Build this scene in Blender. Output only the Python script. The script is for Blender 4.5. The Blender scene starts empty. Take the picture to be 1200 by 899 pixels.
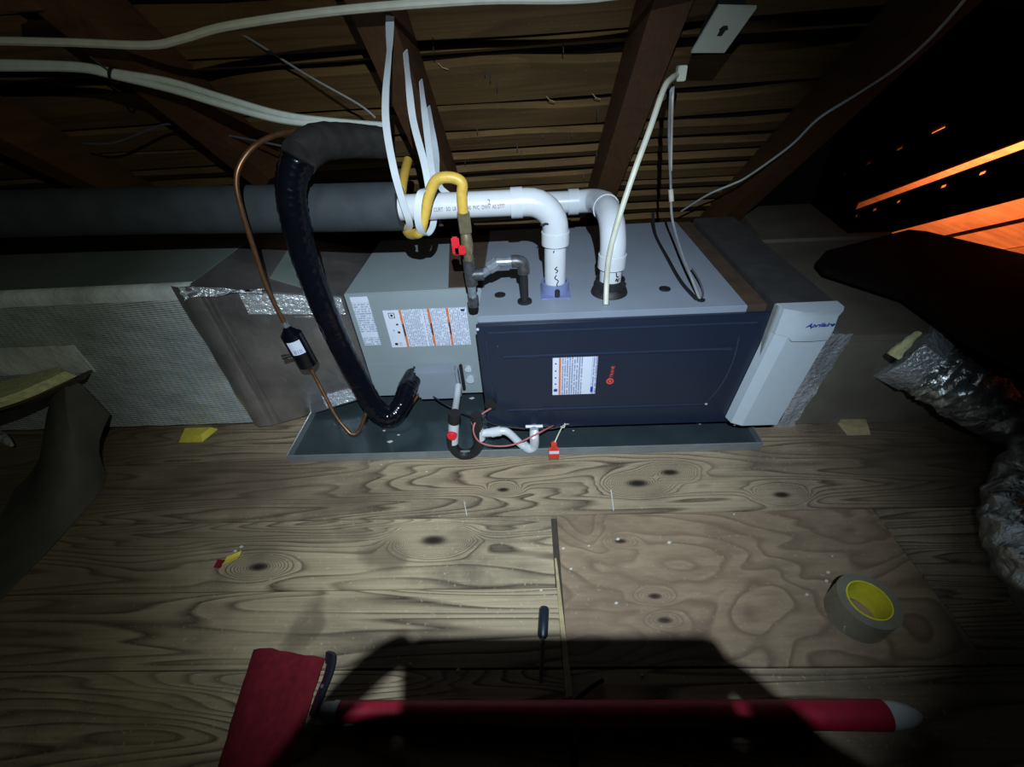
import bpy, bmesh, math, random
from mathutils import Vector, Matrix
random.seed(7)
S = bpy.context.scene
COL = S.collection
# ------------------------------------------------------------------ camera
FPX, PITCH, ROLL, YAW = 504.75, 0.6745, -0.0695, -0.0556
CAM = Vector((0.1536, -1.138, 1.1652))
fw = Vector((math.sin(YAW)*math.cos(PITCH), math.cos(YAW)*math.cos(PITCH), -math.sin(PITCH)))
r0 = Vector((math.cos(YAW), -math.sin(YAW), 0)); u0 = r0.cross(fw)
RT = r0*math.cos(ROLL) + u0*math.sin(ROLL); UP = -r0*math.sin(ROLL) + u0*math.cos(ROLL)
cd = bpy.data.cameras.new('camera'); cam = bpy.data.objects.new('camera', cd); COL.objects.link(cam)
cd.sensor_width = 36.0; cd.lens = FPX/1200*36.0; cd.clip_start = 0.005
cam.matrix_world = Matrix(((RT.x, UP.x, -fw.x, CAM.x), (RT.y, UP.y, -fw.y, CAM.y), (RT.z, UP.z, -fw.z, CAM.z), (0, 0, 0, 1)))
S.camera = cam
# ------------------------------------------------------------------ world, exposure
w = bpy.data.worlds.new('world'); S.world = w; w.use_nodes = True
w.node_tree.nodes['Background'].inputs[0].default_value = (0.35, 0.4, 0.5, 1)
w.node_tree.nodes['Background'].inputs[1].default_value = 0.0015
S.view_settings.view_transform = 'Standard'; S.view_settings.look = 'None'
S.view_settings.exposure = 0.0; S.view_settings.gamma = 1.0; S.view_settings.use_curve_mapping = False
# ------------------------------------------------------------------ the photographer's head lamp (hot spot and a fill cone aimed left) and a stand-in orange lamp in the side bay
def spot(name, loc, target, power, col, size, blend, radius=0.012):
    l = bpy.data.lights.new(name, 'SPOT'); l.energy = power; l.color = col; l.spot_size = math.radians(size)
    l.spot_blend = blend; l.shadow_soft_size = radius
    o = bpy.data.objects.new(name, l); COL.objects.link(o); o.location = loc
    o.rotation_euler = (Vector(target)-Vector(loc)).to_track_quat('-Z', 'Y').to_euler(); return o
LAMP = Vector((0.205, -1.250, 1.488))
spot('head_lamp_beam', LAMP, (0.15, -0.06, 0.30), 182, (0.70, 0.86, 1.0), 84, 1.0, 0.004)
spot('head_lamp_left_fill', LAMP, (-0.85, 0.09, 0.34), 24, (0.88, 1.0, 0.84), 86, 1.0, 0.004)  # second cone added at the head lamp, aimed left to brighten the silver duct
def point(name, loc, power, col, radius):
    l = bpy.data.lights.new(name, 'POINT'); l.energy = power; l.color = col; l.shadow_soft_size = radius
    o = bpy.data.objects.new(name, l); COL.objects.link(o); o.location = loc; return o
spot('bay_orange_light', (2.27, 1.45, 0.80), (2.66, 1.25, 0.45), 58, (1.0, 0.27, 0.075), 160, 0.4, 0.03)  # stands in for the unseen source of the orange light on the planks

# ------------------------------------------------------------------ where things stand: pixel + a known plane -> a point
def ray(u, v): return fw + RT*((u-600)/FPX) + UP*((449.5-v)/FPX)
def atx(u, v, x): d = ray(u, v); return CAM + d*((x-CAM.x)/d.x)
def aty(u, v, y): d = ray(u, v); return CAM + d*((y-CAM.y)/d.y)
def atz(u, v, z): d = ray(u, v); return CAM + d*((z-CAM.z)/d.z)
SL, Y0 = 0.9, 1.75                      # roof: z = SL*(Y0-y)
def atroof(u, v, off=0.0): d = ray(u, v); return CAM + d*((SL*(Y0-CAM.y)-off-CAM.z)/(d.z+SL*d.y))

# ------------------------------------------------------------------ materials
class NT:
    def __init__(s, name):
        s.m = bpy.data.materials.new(name); s.m.use_nodes = True; s.t = s.m.node_tree; s.b = s.t.nodes['Principled BSDF']
    def n(s, typ, **kw):
        x = s.t.nodes.new('ShaderNode'+typ)
        for k, v in kw.items():
            if k.startswith('i_'):
                key = k[2:]; key = int(key) if key.isdigit() else key.replace('_', ' ')
                if hasattr(v, 'is_output'): s.t.links.new(v, x.inputs[key])
                else: x.inputs[key].default_value = v
            else: setattr(x, k, v)
        return x
    def link(s, a, b): s.t.links.new(a, b)
    def math(s, op, a, b=0.0, c=0.0):
        x = s.n('Math', operation=op)
        for i, q in enumerate((a, b, c)):
            if hasattr(q, 'is_output'): s.link(q, x.inputs[i])
            else: x.inputs[i].default_value = q
        return x.outputs[0]
    def ramp(s, fac, stops):
        x = s.n('ValToRGB'); s.link(fac, x.inputs[0]); e = x.color_ramp.elements
        while len(e) < len(stops): e.new(0.5)
        for q, (p, c) in zip(e, stops): q.position = p; q.color = (*c, 1)
        return x.outputs[0]
    def mix(s, fac, a, b, mode='MIX'):
        x = s.n('Mix', data_type='RGBA', blend_type=mode)
        for i, q in ((0, fac), (6, a), (7, b)):
            if hasattr(q, 'is_output'): s.link(q, x.inputs[i])
            elif i == 0: x.inputs[0].default_value = q
            else: x.inputs[i].default_value = (*q, 1)
        return x.outputs[2]
    def coords(s, scale=(1, 1, 1), rnd=0.0):
        tc = s.n('TexCoord'); v = tc.outputs['Object']
        if rnd:
            oi = s.n('ObjectInfo'); k = s.math('MULTIPLY', oi.outputs['Random'], rnd)
            cb = s.n('CombineXYZ'); s.link(k, cb.inputs[0]); s.link(k, cb.inputs[1]); s.link(k, cb.inputs[2])
            a = s.n('VectorMath', operation='ADD'); s.link(v, a.inputs[0]); s.link(cb.outputs[0], a.inputs[1]); v = a.outputs[0]
        m = s.n('Mapping'); s.link(v, m.inputs[0]); m.inputs[3].default_value = scale
        return m.outputs[0]
    def bump(s, h, strength, dist=0.002):
        b = s.n('Bump'); b.inputs['Strength'].default_value = strength; b.inputs['Distance'].default_value = dist
        s.link(h, b.inputs['Height']); s.link(b.outputs[0], s.b.inputs['Normal'])
    def set(s, **kw):
        for k, v in kw.items():
            k = k.replace('_', ' ')
            if hasattr(v, 'is_output'): s.link(v, s.b.inputs[k])
            else: s.b.inputs[k].default_value = v
        return s
def plain(name, col, rough=0.5, metal=0.0, var=0.25, nscale=40, bump=0.0, bscale=200, spec=0.5, coat=0.0):
    t = NT(name); c = t.coords()
    n = t.n('TexNoise', i_Vector=c, i_Scale=nscale, i_Detail=4.0)
    lo = tuple(x*(1-var) for x in col)
    t.set(Base_Color=t.ramp(n.outputs['Fac'], [(0.3, lo), (0.7, col)]), Roughness=rough, Metallic=metal, Coat_Weight=coat)
    t.b.inputs['Specular IOR Level'].default_value = spec
    if bump:
        n2 = t.n('TexNoise', i_Vector=c, i_Scale=bscale, i_Detail=3.0); t.bump(n2.outputs['Fac'], bump)
    return t.m
def wood(name, early, late, axis='x', rings=26, grain_amt=0.5, stain=(0.1, 0.08, 0.06), stain_amt=0.3, knots=(), nsc=1.0, dark_thr=0.55, blobs=()):
    t = NT(name)
    sc = {'x': (0.5*nsc, 5.6*nsc, 4.2), 'y': (4.2, 0.55, 4.2), 'p': (1.7, 3.4, 1)}[axis]
    c = t.coords(sc, 31.7)
    h = t.n('TexNoise', i_Vector=c, i_Scale=1.0, i_Detail=2.6, i_Roughness=0.42, i_Distortion=0.35).outputs['Fac']
    kd = None
    if knots:
        tc = t.n('TexCoord'); sep = t.n('SeparateXYZ'); t.link(tc.outputs['Object'], sep.inputs[0])
        for (kx, ky, s, amp) in knots:
            dx = t.math('MULTIPLY', t.math('SUBTRACT', sep.outputs[0], kx), 0.42/s)
            dy = t.math('DIVIDE', t.math('SUBTRACT', sep.outputs[1], ky), s)
            d2 = t.math('ADD', t.math('MULTIPLY', dx, dx), t.math('MULTIPLY', dy, dy))
            g = t.math('EXPONENT', t.math('MULTIPLY', d2, -0.45))
            h = t.math('ADD', h, t.math('MULTIPLY', g, amp))
            core = t.math('EXPONENT', t.math('MULTIPLY', t.math('MULTIPLY', d2, d2), -6.0))
            kd = core if kd is None else t.math('MAXIMUM', kd, core)
    s = t.math('FRACT', t.math('MULTIPLY', h, float(rings)))
    ring = t.ramp(s, [(0.0, (0, 0, 0)), (dark_thr, (0.25, 0.25, 0.25)), (0.86, (1, 1, 1)), (1.0, (0.05, 0.05, 0.05))])
    fsc = {'x': (3, 160, 60), 'y': (160, 3, 60), 'p': (14, 60, 1)}[axis]
    f = t.n('TexNoise', i_Vector=t.coords(fsc, 11.0), i_Scale=1.0, i_Detail=5.0).outputs['Fac']
    st = t.n('TexNoise', i_Vector=t.coords((1.7, 3.0, 3), 5.0), i_Scale=1.25, i_Detail=7.0, i_Roughness=0.62, i_Distortion=0.3).outputs['Fac']
    fine = t.n('TexNoise', i_Vector=t.coords((1, 1, 1)), i_Scale=90.0, i_Detail=3.0).outputs['Fac']
    fade = t.n('TexNoise', i_Vector=t.coords((1.2, 2.5, 1), 3.0), i_Scale=1.7, i_Detail=3.0).outputs['Fac']
    base = t.mix(t.math('MULTIPLY', ring, t.math('MULTIPLY', t.ramp(fade, [(0.30, (0.45, 0.45, 0.45)), (0.52, (1, 1, 1))]), grain_amt)), early, late)
    base = t.mix(t.math('MULTIPLY', t.ramp(f, [(0.35, (1, 1, 1)), (0.62, (0, 0, 0))]), 0.45), base, tuple(x*0.5 for x in early))
    base = t.mix(t.math('MULTIPLY', t.ramp(st, [(0.46, (0, 0, 0)), (0.68, (1, 1, 1))]), stain_amt), base, stain)
    base = t.mix(t.math('MULTIPLY', t.ramp(fine, [(0.62, (0, 0, 0)), (0.72, (1, 1, 1))]), 0.35), base, tuple(min(1, x*1.5) for x in early))
    if blobs:
        tc2 = t.n('TexCoord'); wv = t.n('TexNoise', i_Vector=tc2.outputs['Object'], i_Scale=7.0, i_Detail=5.0)
        va = t.n('VectorMath', operation='MULTIPLY_ADD'); t.link(wv.outputs['Color'], va.inputs[0]); va.inputs[1].default_value = (0.22, 0.12, 0); t.link(tc2.outputs['Object'], va.inputs[2])
        sp2 = t.n('SeparateXYZ'); t.link(va.outputs[0], sp2.inputs[0]); acc = None
        for (bx, by, sx_, sy_, am) in blobs:
            ex_ = t.math('DIVIDE', t.math('SUBTRACT', sp2.outputs[0], bx+0.11), sx_); ey_ = t.math('DIVIDE', t.math('SUBTRACT', sp2.outputs[1], by+0.06), sy_)
            g = t.math('MULTIPLY', t.math('EXPONENT', t.math('MULTIPLY', t.math('POWER', t.math('ADD', t.math('MULTIPLY', ex_, ex_), t.math('MULTIPLY', ey_, ey_)), 2.0), -1.0)), am)
            acc = g if acc is None else t.math('MAXIMUM', acc, g)
        base = t.mix(acc, base, (0.085, 0.058, 0.04))
    if kd is not None: base = t.mix(kd, base, tuple(x*0.35 for x in late))
    t.set(Base_Color=base, Roughness=0.62)
    t.b.inputs['Specular IOR Level'].default_value = 0.3
    t.bump(t.math('ADD', t.math('MULTIPLY', ring, 0.4), f), 0.35, 0.0015)
    return t.m
def foil(name, col, rough, metal, wr=0.5, wscale=26, scrim=True, dist=0.004, sc=(1, 1, 1)):
    t = NT(name); c = t.coords(sc)
    n = t.n('TexNoise', i_Vector=c, i_Scale=6.0, i_Detail=5.0)
    v = t.n('TexVoronoi', i_Vector=c, i_Scale=float(wscale), feature='F1')
    n2 = t.n('TexNoise', i_Vector=c, i_Scale=wscale*1.7, i_Detail=6.0, i_Distortion=0.8)
    h = t.math('ADD', n2.outputs['Fac'], t.math('MULTIPLY', v.outputs['Distance'], 0.7))
    if scrim:
        sp = t.n('SeparateXYZ'); t.link(c, sp.inputs[0])
        a = t.math('SINE', t.math('MULTIPLY', t.math('ADD', sp.outputs[2], t.math('MULTIPLY', sp.outputs[0], -0.12)), 520.0))
        b = t.math('SINE', t.math('MULTIPLY', sp.outputs[0], 380.0))
        h = t.math('ADD', h, t.math('MULTIPLY', t.math('ADD', a, t.math('MULTIPLY', b, 0.25)), t.math('MULTIPLY', n.outputs['Fac'], 0.42)))
    t.set(Base_Color=t.ramp(n.outputs['Fac'], [(0.3, tuple(x*0.5 for x in col)), (0.7, col)]), Metallic=metal,
          Roughness=t.math('ADD', t.math('MULTIPLY', n2.outputs['Fac'], 0.25), rough-0.12))
    t.bump(h, wr, dist); return t.m
def print_mat(name, paper, ink, rows=170.0, horiz=True, dens=0.5):
    """small unreadable print: rows of word-like blobs on paper"""
    t = NT(name); tc = t.n('TexCoord'); sp = t.n('SeparateXYZ'); t.link(tc.outputs['Object'], sp.inputs[0])
    a, b = (sp.outputs[2], sp.outputs[0]) if horiz else (sp.outputs[0], sp.outputs[2])
    line = t.math('GREATER_THAN', t.math('FRACT', t.math('MULTIPLY', a, rows)), 0.42)
    row = t.math('FLOOR', t.math('MULTIPLY', a, rows))
    cb = t.n('CombineXYZ'); t.link(t.math('MULTIPLY', b, 160.0), cb.inputs[0]); t.link(t.math('MULTIPLY', row, 7.31), cb.inputs[1])
    n = t.n('TexNoise', i_Vector=cb.outputs[0], i_Scale=1.0, i_Detail=2.0)
    word = t.math('GREATER_THAN', n.outputs['Fac'], 1-dens)
    t.set(Base_Color=t.mix(t.math('MULTIPLY', line, word), paper, ink), Roughness=0.45); return t.m

M = {}
kn = [(-0.155, -0.425, 0.026, 0.62), (-0.66, -0.5, 0.02, 0.3)]
M['plank'] = wood('weathered_pine', (0.44, 0.345, 0.22), (0.055, 0.036, 0.023), 'x', 34, 1.0, (0.075, 0.055, 0.042), 0.75, kn, blobs=[(-0.29, -0.47, 0.055, 0.05, 0.6), (-0.46, -0.66, 0.03, 0.10, 0.55), (-0.85, -0.40, 0.40, 0.07, 0.6), (-1.3, -0.5, 0.5, 0.3, 0.6), (-0.40, -0.40, 0.10, 0.035, 0.5)])
M['plank_back'] = wood('weathered_pine_back', (0.38, 0.29, 0.185), (0.055, 0.035, 0.022), 'x', 32, 1.0, (0.07, 0.05, 0.04), 0.75,
                       [(0.494, -0.232, 0.024, 0.5), (0.61, -0.19, 0.02, 0.4), (0.93, -0.29, 0.018, 0.45), (0.05, -0.245, 0.014, 0.3)], blobs=[(-0.95, -0.18, 0.38, 0.16, 0.72), (-0.48, -0.26, 0.20, 0.06, 0.6), (-1.6, -0.1, 0.5, 0.4, 0.75), (1.5, -0.15, 0.40, 0.3, 0.7)])
M['ply'] = wood('worn_plywood', (0.30, 0.215, 0.135), (0.09, 0.055, 0.035), 'p', 22, 0.7, (0.11, 0.075, 0.052), 0.5,
                [(0.40, -0.44, 0.012, 0.22), (0.46, -0.60, 0.012, 0.25), (0.47, -0.66, 0.012, 0.2)])
M['sub'] = plain('dark_subfloor', (0.05, 0.035, 0.022), 0.8)
M['roofboard'] = wood('roof_sheathing', (0.20, 0.115, 0.042), (0.075, 0.038, 0.015), 'x', 9, 0.6, (0.07, 0.04, 0.02), 0.55)
M['rafter'] = wood('old_rafter', (0.115, 0.052, 0.022), (0.055, 0.024, 0.011), 'y', 9, 0.4, (0.06, 0.03, 0.015), 0.4)
M['felt'] = plain('roofing_felt', (0.014, 0.010, 0.008), 0.9, spec=0.1)
M['baywood'] = wood('bay_plank', (0.72, 0.50, 0.40), (0.42, 0.22, 0.14), 'y', 9, 0.35, (0.3, 0.15, 0.08), 0.4)
M['darkboard'] = plain('dark_partition_board', (0.03, 0.016, 0.010), 0.85, spec=0.2)
M['grey'] = plain('grey_painted_steel', (0.235, 0.262, 0.312), 0.42, 0.0, 0.10, 8)
M['greylite'] = plain('light_grey_painted_steel', (0.42, 0.45, 0.47), 0.38, 0.0, 0.08, 8)
M['coil'] = plain('greenish_grey_steel', (0.255, 0.295, 0.315), 0.42, 0.0, 0.08, 6)
M['navy'] = plain('navy_painted_steel', (0.013, 0.020, 0.038), 0.30, 0.0, 0.12, 6)
M['navyrib'] = plain('navy_rib', (0.020, 0.029, 0.052), 0.16, 0.0, 0.1, 6)
M['black'] = plain('black_rubber', (0.010, 0.010, 0.011), 0.6)
M['blackgloss'] = plain('black_gloss_tape', (0.0035, 0.004, 0.007), 0.16, 0, 0.3, 30, 0.5, 75)
M['foam'] = plain('black_pipe_insulation', (0.045, 0.052, 0.060), 0.75, 0, 0.35, 14, 0.2, 90, 0.3)
M['roughfoam'] = plain('rough_black_insulation', (0.03, 0.027, 0.026), 0.85, 0, 0.5, 30, 0.8, 60, 0.3)
M['darksteel'] = plain('dark_filter_case', (0.055, 0.052, 0.052), 0.5, 0.0, 0.3, 20)
M['brownstrip'] = plain('dark_brown_gasket_board', (0.075, 0.045, 0.028), 0.7, 0, 0.4, 18)
M['whitepl'] = plain('white_plastic', (0.47, 0.53, 0.58), 0.35, 0, 0.05)
M['pvc'] = plain('white_pvc', (0.58, 0.59, 0.62), 0.3, 0, 0.08, 25)
M['strap'] = plain('white_strap', (0.56, 0.59, 0.63), 0.45, 0, 0.08)
M['cream'] = plain('cream_cable', (0.60, 0.58, 0.47), 0.5, 0, 0.15)
M['cable'] = plain('white_cable_jacket', (0.62, 0.66, 0.62), 0.5, 0, 0.12, 60)
M['greycable'] = plain('grey_wire', (0.30, 0.31, 0.31), 0.5)
M['yellow'] = plain('yellow_coating', (0.66, 0.42, 0.07), 0.42, 0, 0.2, 50, 0.25, 140)
M['brass'] = plain('dull_brass', (0.36, 0.30, 0.18), 0.4, 0.7, 0.3, 60)
M['iron'] = plain('black_iron_pipe', (0.10, 0.10, 0.11), 0.4, 0.45, 0.6, 70)
M['galv'] = plain('galvanised_fitting', (0.36, 0.40, 0.46), 0.35, 0.6, 0.4, 70)
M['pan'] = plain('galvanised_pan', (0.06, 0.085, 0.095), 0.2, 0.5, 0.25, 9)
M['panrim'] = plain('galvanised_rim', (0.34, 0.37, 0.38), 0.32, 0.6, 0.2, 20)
M['red'] = plain('red_plastic', (0.62, 0.02, 0.03), 0.35, 0, 0.15)
M['redorange'] = plain('red_float_switch', (0.70, 0.05, 0.025), 0.35, 0, 0.2, 60)
M['redfabric'] = plain('red_fabric', (0.17, 0.010, 0.020), 0.9, 0, 0.35, 60, 0.6, 300, 0.2)
M['redpole'] = plain('red_pole_sleeve', (0.40, 0.010, 0.035), 0.55, 0, 0.2)
M['cap'] = plain('pale_end_cap', (0.62, 0.66, 0.64), 0.4, 0, 0.12)
M['copper'] = plain('aged_copper', (0.30, 0.145, 0.075), 0.38, 0.75, 0.35, 40)
M['clear'] = plain('blue_grey_gasket', (0.16, 0.19, 0.36), 0.25, 0, 0.1)
M['orange'] = plain('orange_print', (0.75, 0.20, 0.06), 0.5)
M['paper'] = plain('label_paper', (0.66, 0.69, 0.80), 0.45, 0, 0.05)
M['ink'] = plain('black_ink', (0.02, 0.02, 0.03), 0.5)
M['blueink'] = plain('blue_print', (0.03, 0.05, 0.35), 0.4)
M['pvcink'] = plain('brown_ink', (0.20, 0.10, 0.09), 0.5)
M['logo'] = plain('red_badge_print', (0.70, 0.08, 0.06), 0.4)
M['print_a'] = print_mat('rating_plate_print', (0.62, 0.66, 0.78), (0.33, 0.36, 0.48), 110.0, True, 0.52)
M['print_b'] = print_mat('warning_print', (0.64, 0.67, 0.78), (0.30, 0.33, 0.45), 150.0, False, 0.55)
M['print_c'] = print_mat('door_notice_print', (0.60, 0.63, 0.76), (0.26, 0.28, 0.40), 130.0, False, 0.58)
M['foilduct'] = foil('foil_faced_duct_board', (0.92, 0.98, 0.98), 0.34, 0.42, 0.8, 14, True, 0.007, (0.7, 1, 1.6))
M['foiledge'] = foil('foil_edge_tape', (0.97, 1.0, 0.99), 0.40, 0.15, 0.6, 30, False, 0.004)  # near-white, barely metallic: the edge's specular shine is put into the tape colour
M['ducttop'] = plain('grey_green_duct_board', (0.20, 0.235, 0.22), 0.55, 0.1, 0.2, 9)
M['foiltrans'] = foil('brushed_foil', (0.62, 0.58, 0.58), 0.34, 0.88, 0.35, 12, False, 0.006)
M['foiltape'] = foil('crinkled_foil_tape', (0.88, 0.91, 0.95), 0.25, 0.6, 0.9, 60, False, 0.006)
M['mylar'] = foil('silver_flex_duct', (0.90, 0.95, 0.93), 0.20, 0.85, 0.8, 16, False, 0.02, (1, 1, 0.5))
M['kraftduct'] = plain('grey_brown_duct_board', (0.17, 0.15, 0.115), 0.6, 0.15, 0.3, 9, 0.2, 60)
M['kraft'] = plain('kraft_facing', (0.085, 0.075, 0.062), 0.7, 0, 0.3, 14, 0.25, 50)
M['fiber'] = plain('yellow_fiberglass', (0.78, 0.75, 0.40), 0.9, 0, 0.4, 60, 0.9, 120, 0.2)
M['yellowblock'] = plain('yellow_block', (0.62, 0.50, 0.05), 0.6, 0, 0.25, 30)
M['palewood'] = plain('pale_wood', (0.42, 0.33, 0.17), 0.7, 0, 0.35, 40)
M['tapeclear'] = plain('clear_packing_tape', (0.40, 0.37, 0.27), 0.18, 0, 0.15)
M['tapecore'] = plain('yellow_core', (0.72, 0.66, 0.03), 0.5, 0, 0.2, 60)
M['handle'] = plain('dark_blue_handle', (0.010, 0.017, 0.028), 0.4)
M['steel'] = plain('tool_steel', (0.5, 0.5, 0.5), 0.3, 0.9)
M['lid'] = plain('black_sheet', (0.006, 0.005, 0.005), 0.8, spec=0.1)
M['plate'] = plain('ivory_plate', (0.55, 0.56, 0.46), 0.4, 0, 0.05)
M['debris'] = plain('pale_debris', (0.6, 0.57, 0.5), 0.8)
M['skin'] = plain('skin', (0.42, 0.24, 0.17), 0.5)
M['sleeve'] = plain('dark_sleeve', (0.02, 0.02, 0.024), 0.9)
M['grey_wire_dark'] = plain('dark_grey_wire', (0.10, 0.10, 0.11), 0.5)
# clear packing tape wall and yellow core stay opaque enough to read; glassy outer wrap
t = M['tapeclear'].node_tree.nodes['Principled BSDF']; t.inputs['Transmission Weight'].default_value = 0.55

# ------------------------------------------------------------------ mesh builder
class MB:
    def __init__(s): s.v = []; s.f = []
    def add(s, vs, fs):
        b = len(s.v); s.v += [Vector(q) for q in vs]; s.f += [tuple(i+b for i in q) for q in fs]; return s
    def box(s, x0, x1, y0, y1, z0, z1, bev=0.0):
        bm = bmesh.new(); bmesh.ops.create_cube(bm, size=1)
        for q in bm.verts: q.co = Vector(((x0+x1)/2+q.co.x*(x1-x0), (y0+y1)/2+q.co.y*(y1-y0), (z0+z1)/2+q.co.z*(z1-z0)))
        if bev: bmesh.ops.bevel(bm, geom=bm.edges[:], offset=bev, segments=2, affect='EDGES')
        bm.verts.index_update(); s.add([q.co.copy() for q in bm.verts], [[q.index for q in f.verts] for f in bm.faces]); bm.free(); return s
    def hexa(s, lo, hi):
        """lo, hi: 4 points each, same winding"""
        return s.add(list(lo)+list(hi), [(3, 2, 1, 0), (4, 5, 6, 7)]+[(i, (i+1) % 4, 4+(i+1) % 4, 4+i) for i in range(4)])
    def prism(s, poly, vec):
        n = len(poly); vec = Vector(vec); p = [Vector(q) for q in poly]
        return s.add(p+[q+vec for q in p], [tuple(range(n))[::-1], tuple(range(n, 2*n))]+[(i, (i+1) % n, n+(i+1) % n, n+i) for i in range(n)])
    def tube(s, pts, r, seg=12, sm=0, cap=True, rad=None, jit=0.0):
        pts = [Vector(q) for q in pts]; rr = list(rad) if rad else [r]*len(pts)
        if sm:
            P = []; Rr = []
            for i in range(len(pts)-1):
                a = pts[max(i-1, 0)]; b = pts[i]; c = pts[i+1]; d = pts[min(i+2, len(pts)-1)]
                for k in range(sm):
                    t = k/sm; P.append(0.5*((2*b)+(c-a)*t+(2*a-5*b+4*c-d)*t*t+(3*b-a-3*c+d)*t**3)); Rr.append(rr[i]*(1-t)+rr[i+1]*t)
            P.append(pts[-1]); Rr.append(rr[-1]); pts, rr = P, Rr
        n = len(pts); vs = []; T = [(pts[min(i+1, n-1)]-pts[max(i-1, 0)]).normalized() for i in range(n)]
        nrm = T[0].orthogonal().normalized()
        for i in range(n):
            nrm = (nrm-T[i]*nrm.dot(T[i])).normalized(); bn = T[i].cross(nrm)
            for k in range(seg):
                a = 2*math.pi*k/seg; q = rr[i]*(1+random.uniform(-jit, jit))
                vs.append(pts[i]+nrm*(q*math.cos(a))+bn*(q*math.sin(a)))
        fs = [(i*seg+k, i*seg+(k+1) % seg, (i+1)*seg+(k+1) % seg, (i+1)*seg+k) for i in range(n-1) for k in range(seg)]
        if cap: fs += [tuple(range(seg))[::-1], tuple((n-1)*seg+k for k in range(seg))]
        return s.add(vs, fs)
    def ring(s, c, axis, prof, seg=32):
        """revolve prof [(r, h)...] (closed loop) round axis at c"""
        c = Vector(c); ax = Vector(axis).normalized(); e = ax.orthogonal().normalized(); g = ax.cross(e); n = len(prof); vs = []
        for k in range(seg):
            a = 2*math.pi*k/seg; d = e*math.cos(a)+g*math.sin(a)
            for (r, h) in prof: vs.append(c+d*r+ax*h)
        return s.add(vs, [(k*n+i, k*n+(i+1) % n, ((k+1) % seg)*n+(i+1) % n, ((k+1) % seg)*n+i) for k in range(seg) for i in range(n)])
    def disc(s, c, axis, r, h, seg=24):
        c = Vector(c); ax = Vector(axis).normalized(); return s.tube([c, c+ax*h], r, seg)
    def ribbon(s, pts, w, wd, th=0.0012, sm=6):
        pts = [Vector(q) for q in pts]; P = []; n0 = len(pts)
        wds = [Vector(q).normalized() for q in wd] if isinstance(wd, list) else [Vector(wd).normalized()]*n0; W = []
        for i in range(n0-1):
            a = pts[max(i-1, 0)]; b = pts[i]; c = pts[i+1]; d = pts[min(i+2, n0-1)]
            for k in range(sm):
                t = k/sm; P.append(0.5*((2*b)+(c-a)*t+(2*a-5*b+4*c-d)*t*t+(3*b-a-3*c+d)*t**3)); W.append((wds[i]*(1-t)+wds[i+1]*t).normalized())
        P.append(pts[-1]); W.append(wds[-1]); n = len(P); vs = []
        for i in range(n):
            T = (P[min(i+1, n-1)]-P[max(i-1, 0)]).normalized(); u = (W[i]-T*W[i].dot(T)).normalized(); q = T.cross(u)*th
            vs += [P[i]-u*w/2-q, P[i]+u*w/2-q, P[i]+u*w/2+q, P[i]-u*w/2+q]
        fs = [(i*4+k, i*4+(k+1) % 4, i*4+4+(k+1) % 4, i*4+4+k) for i in range(n-1) for k in range(4)]+[(3, 2, 1, 0), tuple((n-1)*4+k for k in range(4))]
        return s.add(vs, fs)
    def sheet(s, rows, th):
        """rows of points -> a sheet with thickness th (along its normals)"""
        R, C = len(rows), len(rows[0]); P = [[Vector(q) for q in r] for r in rows]; top = []; bot = []
        for i in range(R):
            for j in range(C):
                du = P[i][min(j+1, C-1)]-P[i][max(j-1, 0)]; dv = P[min(i+1, R-1)][j]-P[max(i-1, 0)][j]
                n = du.cross(dv).normalized()*th/2; top.append(P[i][j]+n); bot.append(P[i][j]-n)
        N = R*C; fs = []
        for i in range(R-1):
            for j in range(C-1):
                a, b, c, d = i*C+j, i*C+j+1, (i+1)*C+j+1, (i+1)*C+j
                fs += [(a, b, c, d), (N+d, N+c, N+b, N+a)]
        for j in range(C-1): fs += [(j+1, j, N+j, N+j+1), ((R-1)*C+j, (R-1)*C+j+1, N+(R-1)*C+j+1, N+(R-1)*C+j)]
        for i in range(R-1): fs += [(i*C, (i+1)*C, N+(i+1)*C, N+i*C), ((i+1)*C+C-1, i*C+C-1, N+i*C+C-1, N+(i+1)*C+C-1)]
        return s.add(top+bot, fs)
ORG = {}
def obj(name, mb, mat, parent=None, smooth=True, origin=None):
    base = Vector((0, 0, 0))
    if parent is not None: base = ORG[parent.name]
    if origin is None and parent is None:
        xs = [min(q[i] for q in mb.v) for i in range(3)]; ys = [max(q[i] for q in mb.v) for i in range(3)]
        origin = Vector(((xs[0]+ys[0])/2, (xs[1]+ys[1])/2, xs[2]))
    o_w = Vector(origin) if origin is not None else base
    me = bpy.data.meshes.new(name); me.from_pydata([tuple(q-o_w) for q in mb.v], [], mb.f)
    bm = bmesh.new(); bm.from_mesh(me); bmesh.ops.recalc_face_normals(bm, faces=bm.faces[:]); bm.to_mesh(me); bm.free()
    me.materials.append(M[mat] if isinstance(mat, str) else mat)
    if smooth:
        me.polygons.foreach_set('use_smooth', [True]*len(me.polygons))
        try: me.set_sharp_from_angle(angle=math.radians(38))
        except Exception: pass
    o = bpy.data.objects.new(name, me); COL.objects.link(o)
    if parent is not None: o.parent = parent
    o.location = o_w-base; ORG[o.name] = o_w; return o
def tag(o, label, cat, group=None, kind=None):
    o['label'] = label; o['category'] = cat
    if group: o['group'] = group
    if kind: o['kind'] = kind
    return o
def thing(name, loc, label, cat, group=None):
    o = bpy.data.objects.new(name, None); COL.objects.link(o); o.location = loc; o.empty_display_size = 0.05
    ORG[o.name] = Vector(loc); return tag(o, label, cat, group)
def struct(name, mb, mat, smooth=False):
    o = obj(name, mb, mat, None, smooth, Vector((0, 0, 0))); o['kind'] = 'structure'; return o
def lab(o, l): o['label'] = l; return o
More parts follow.
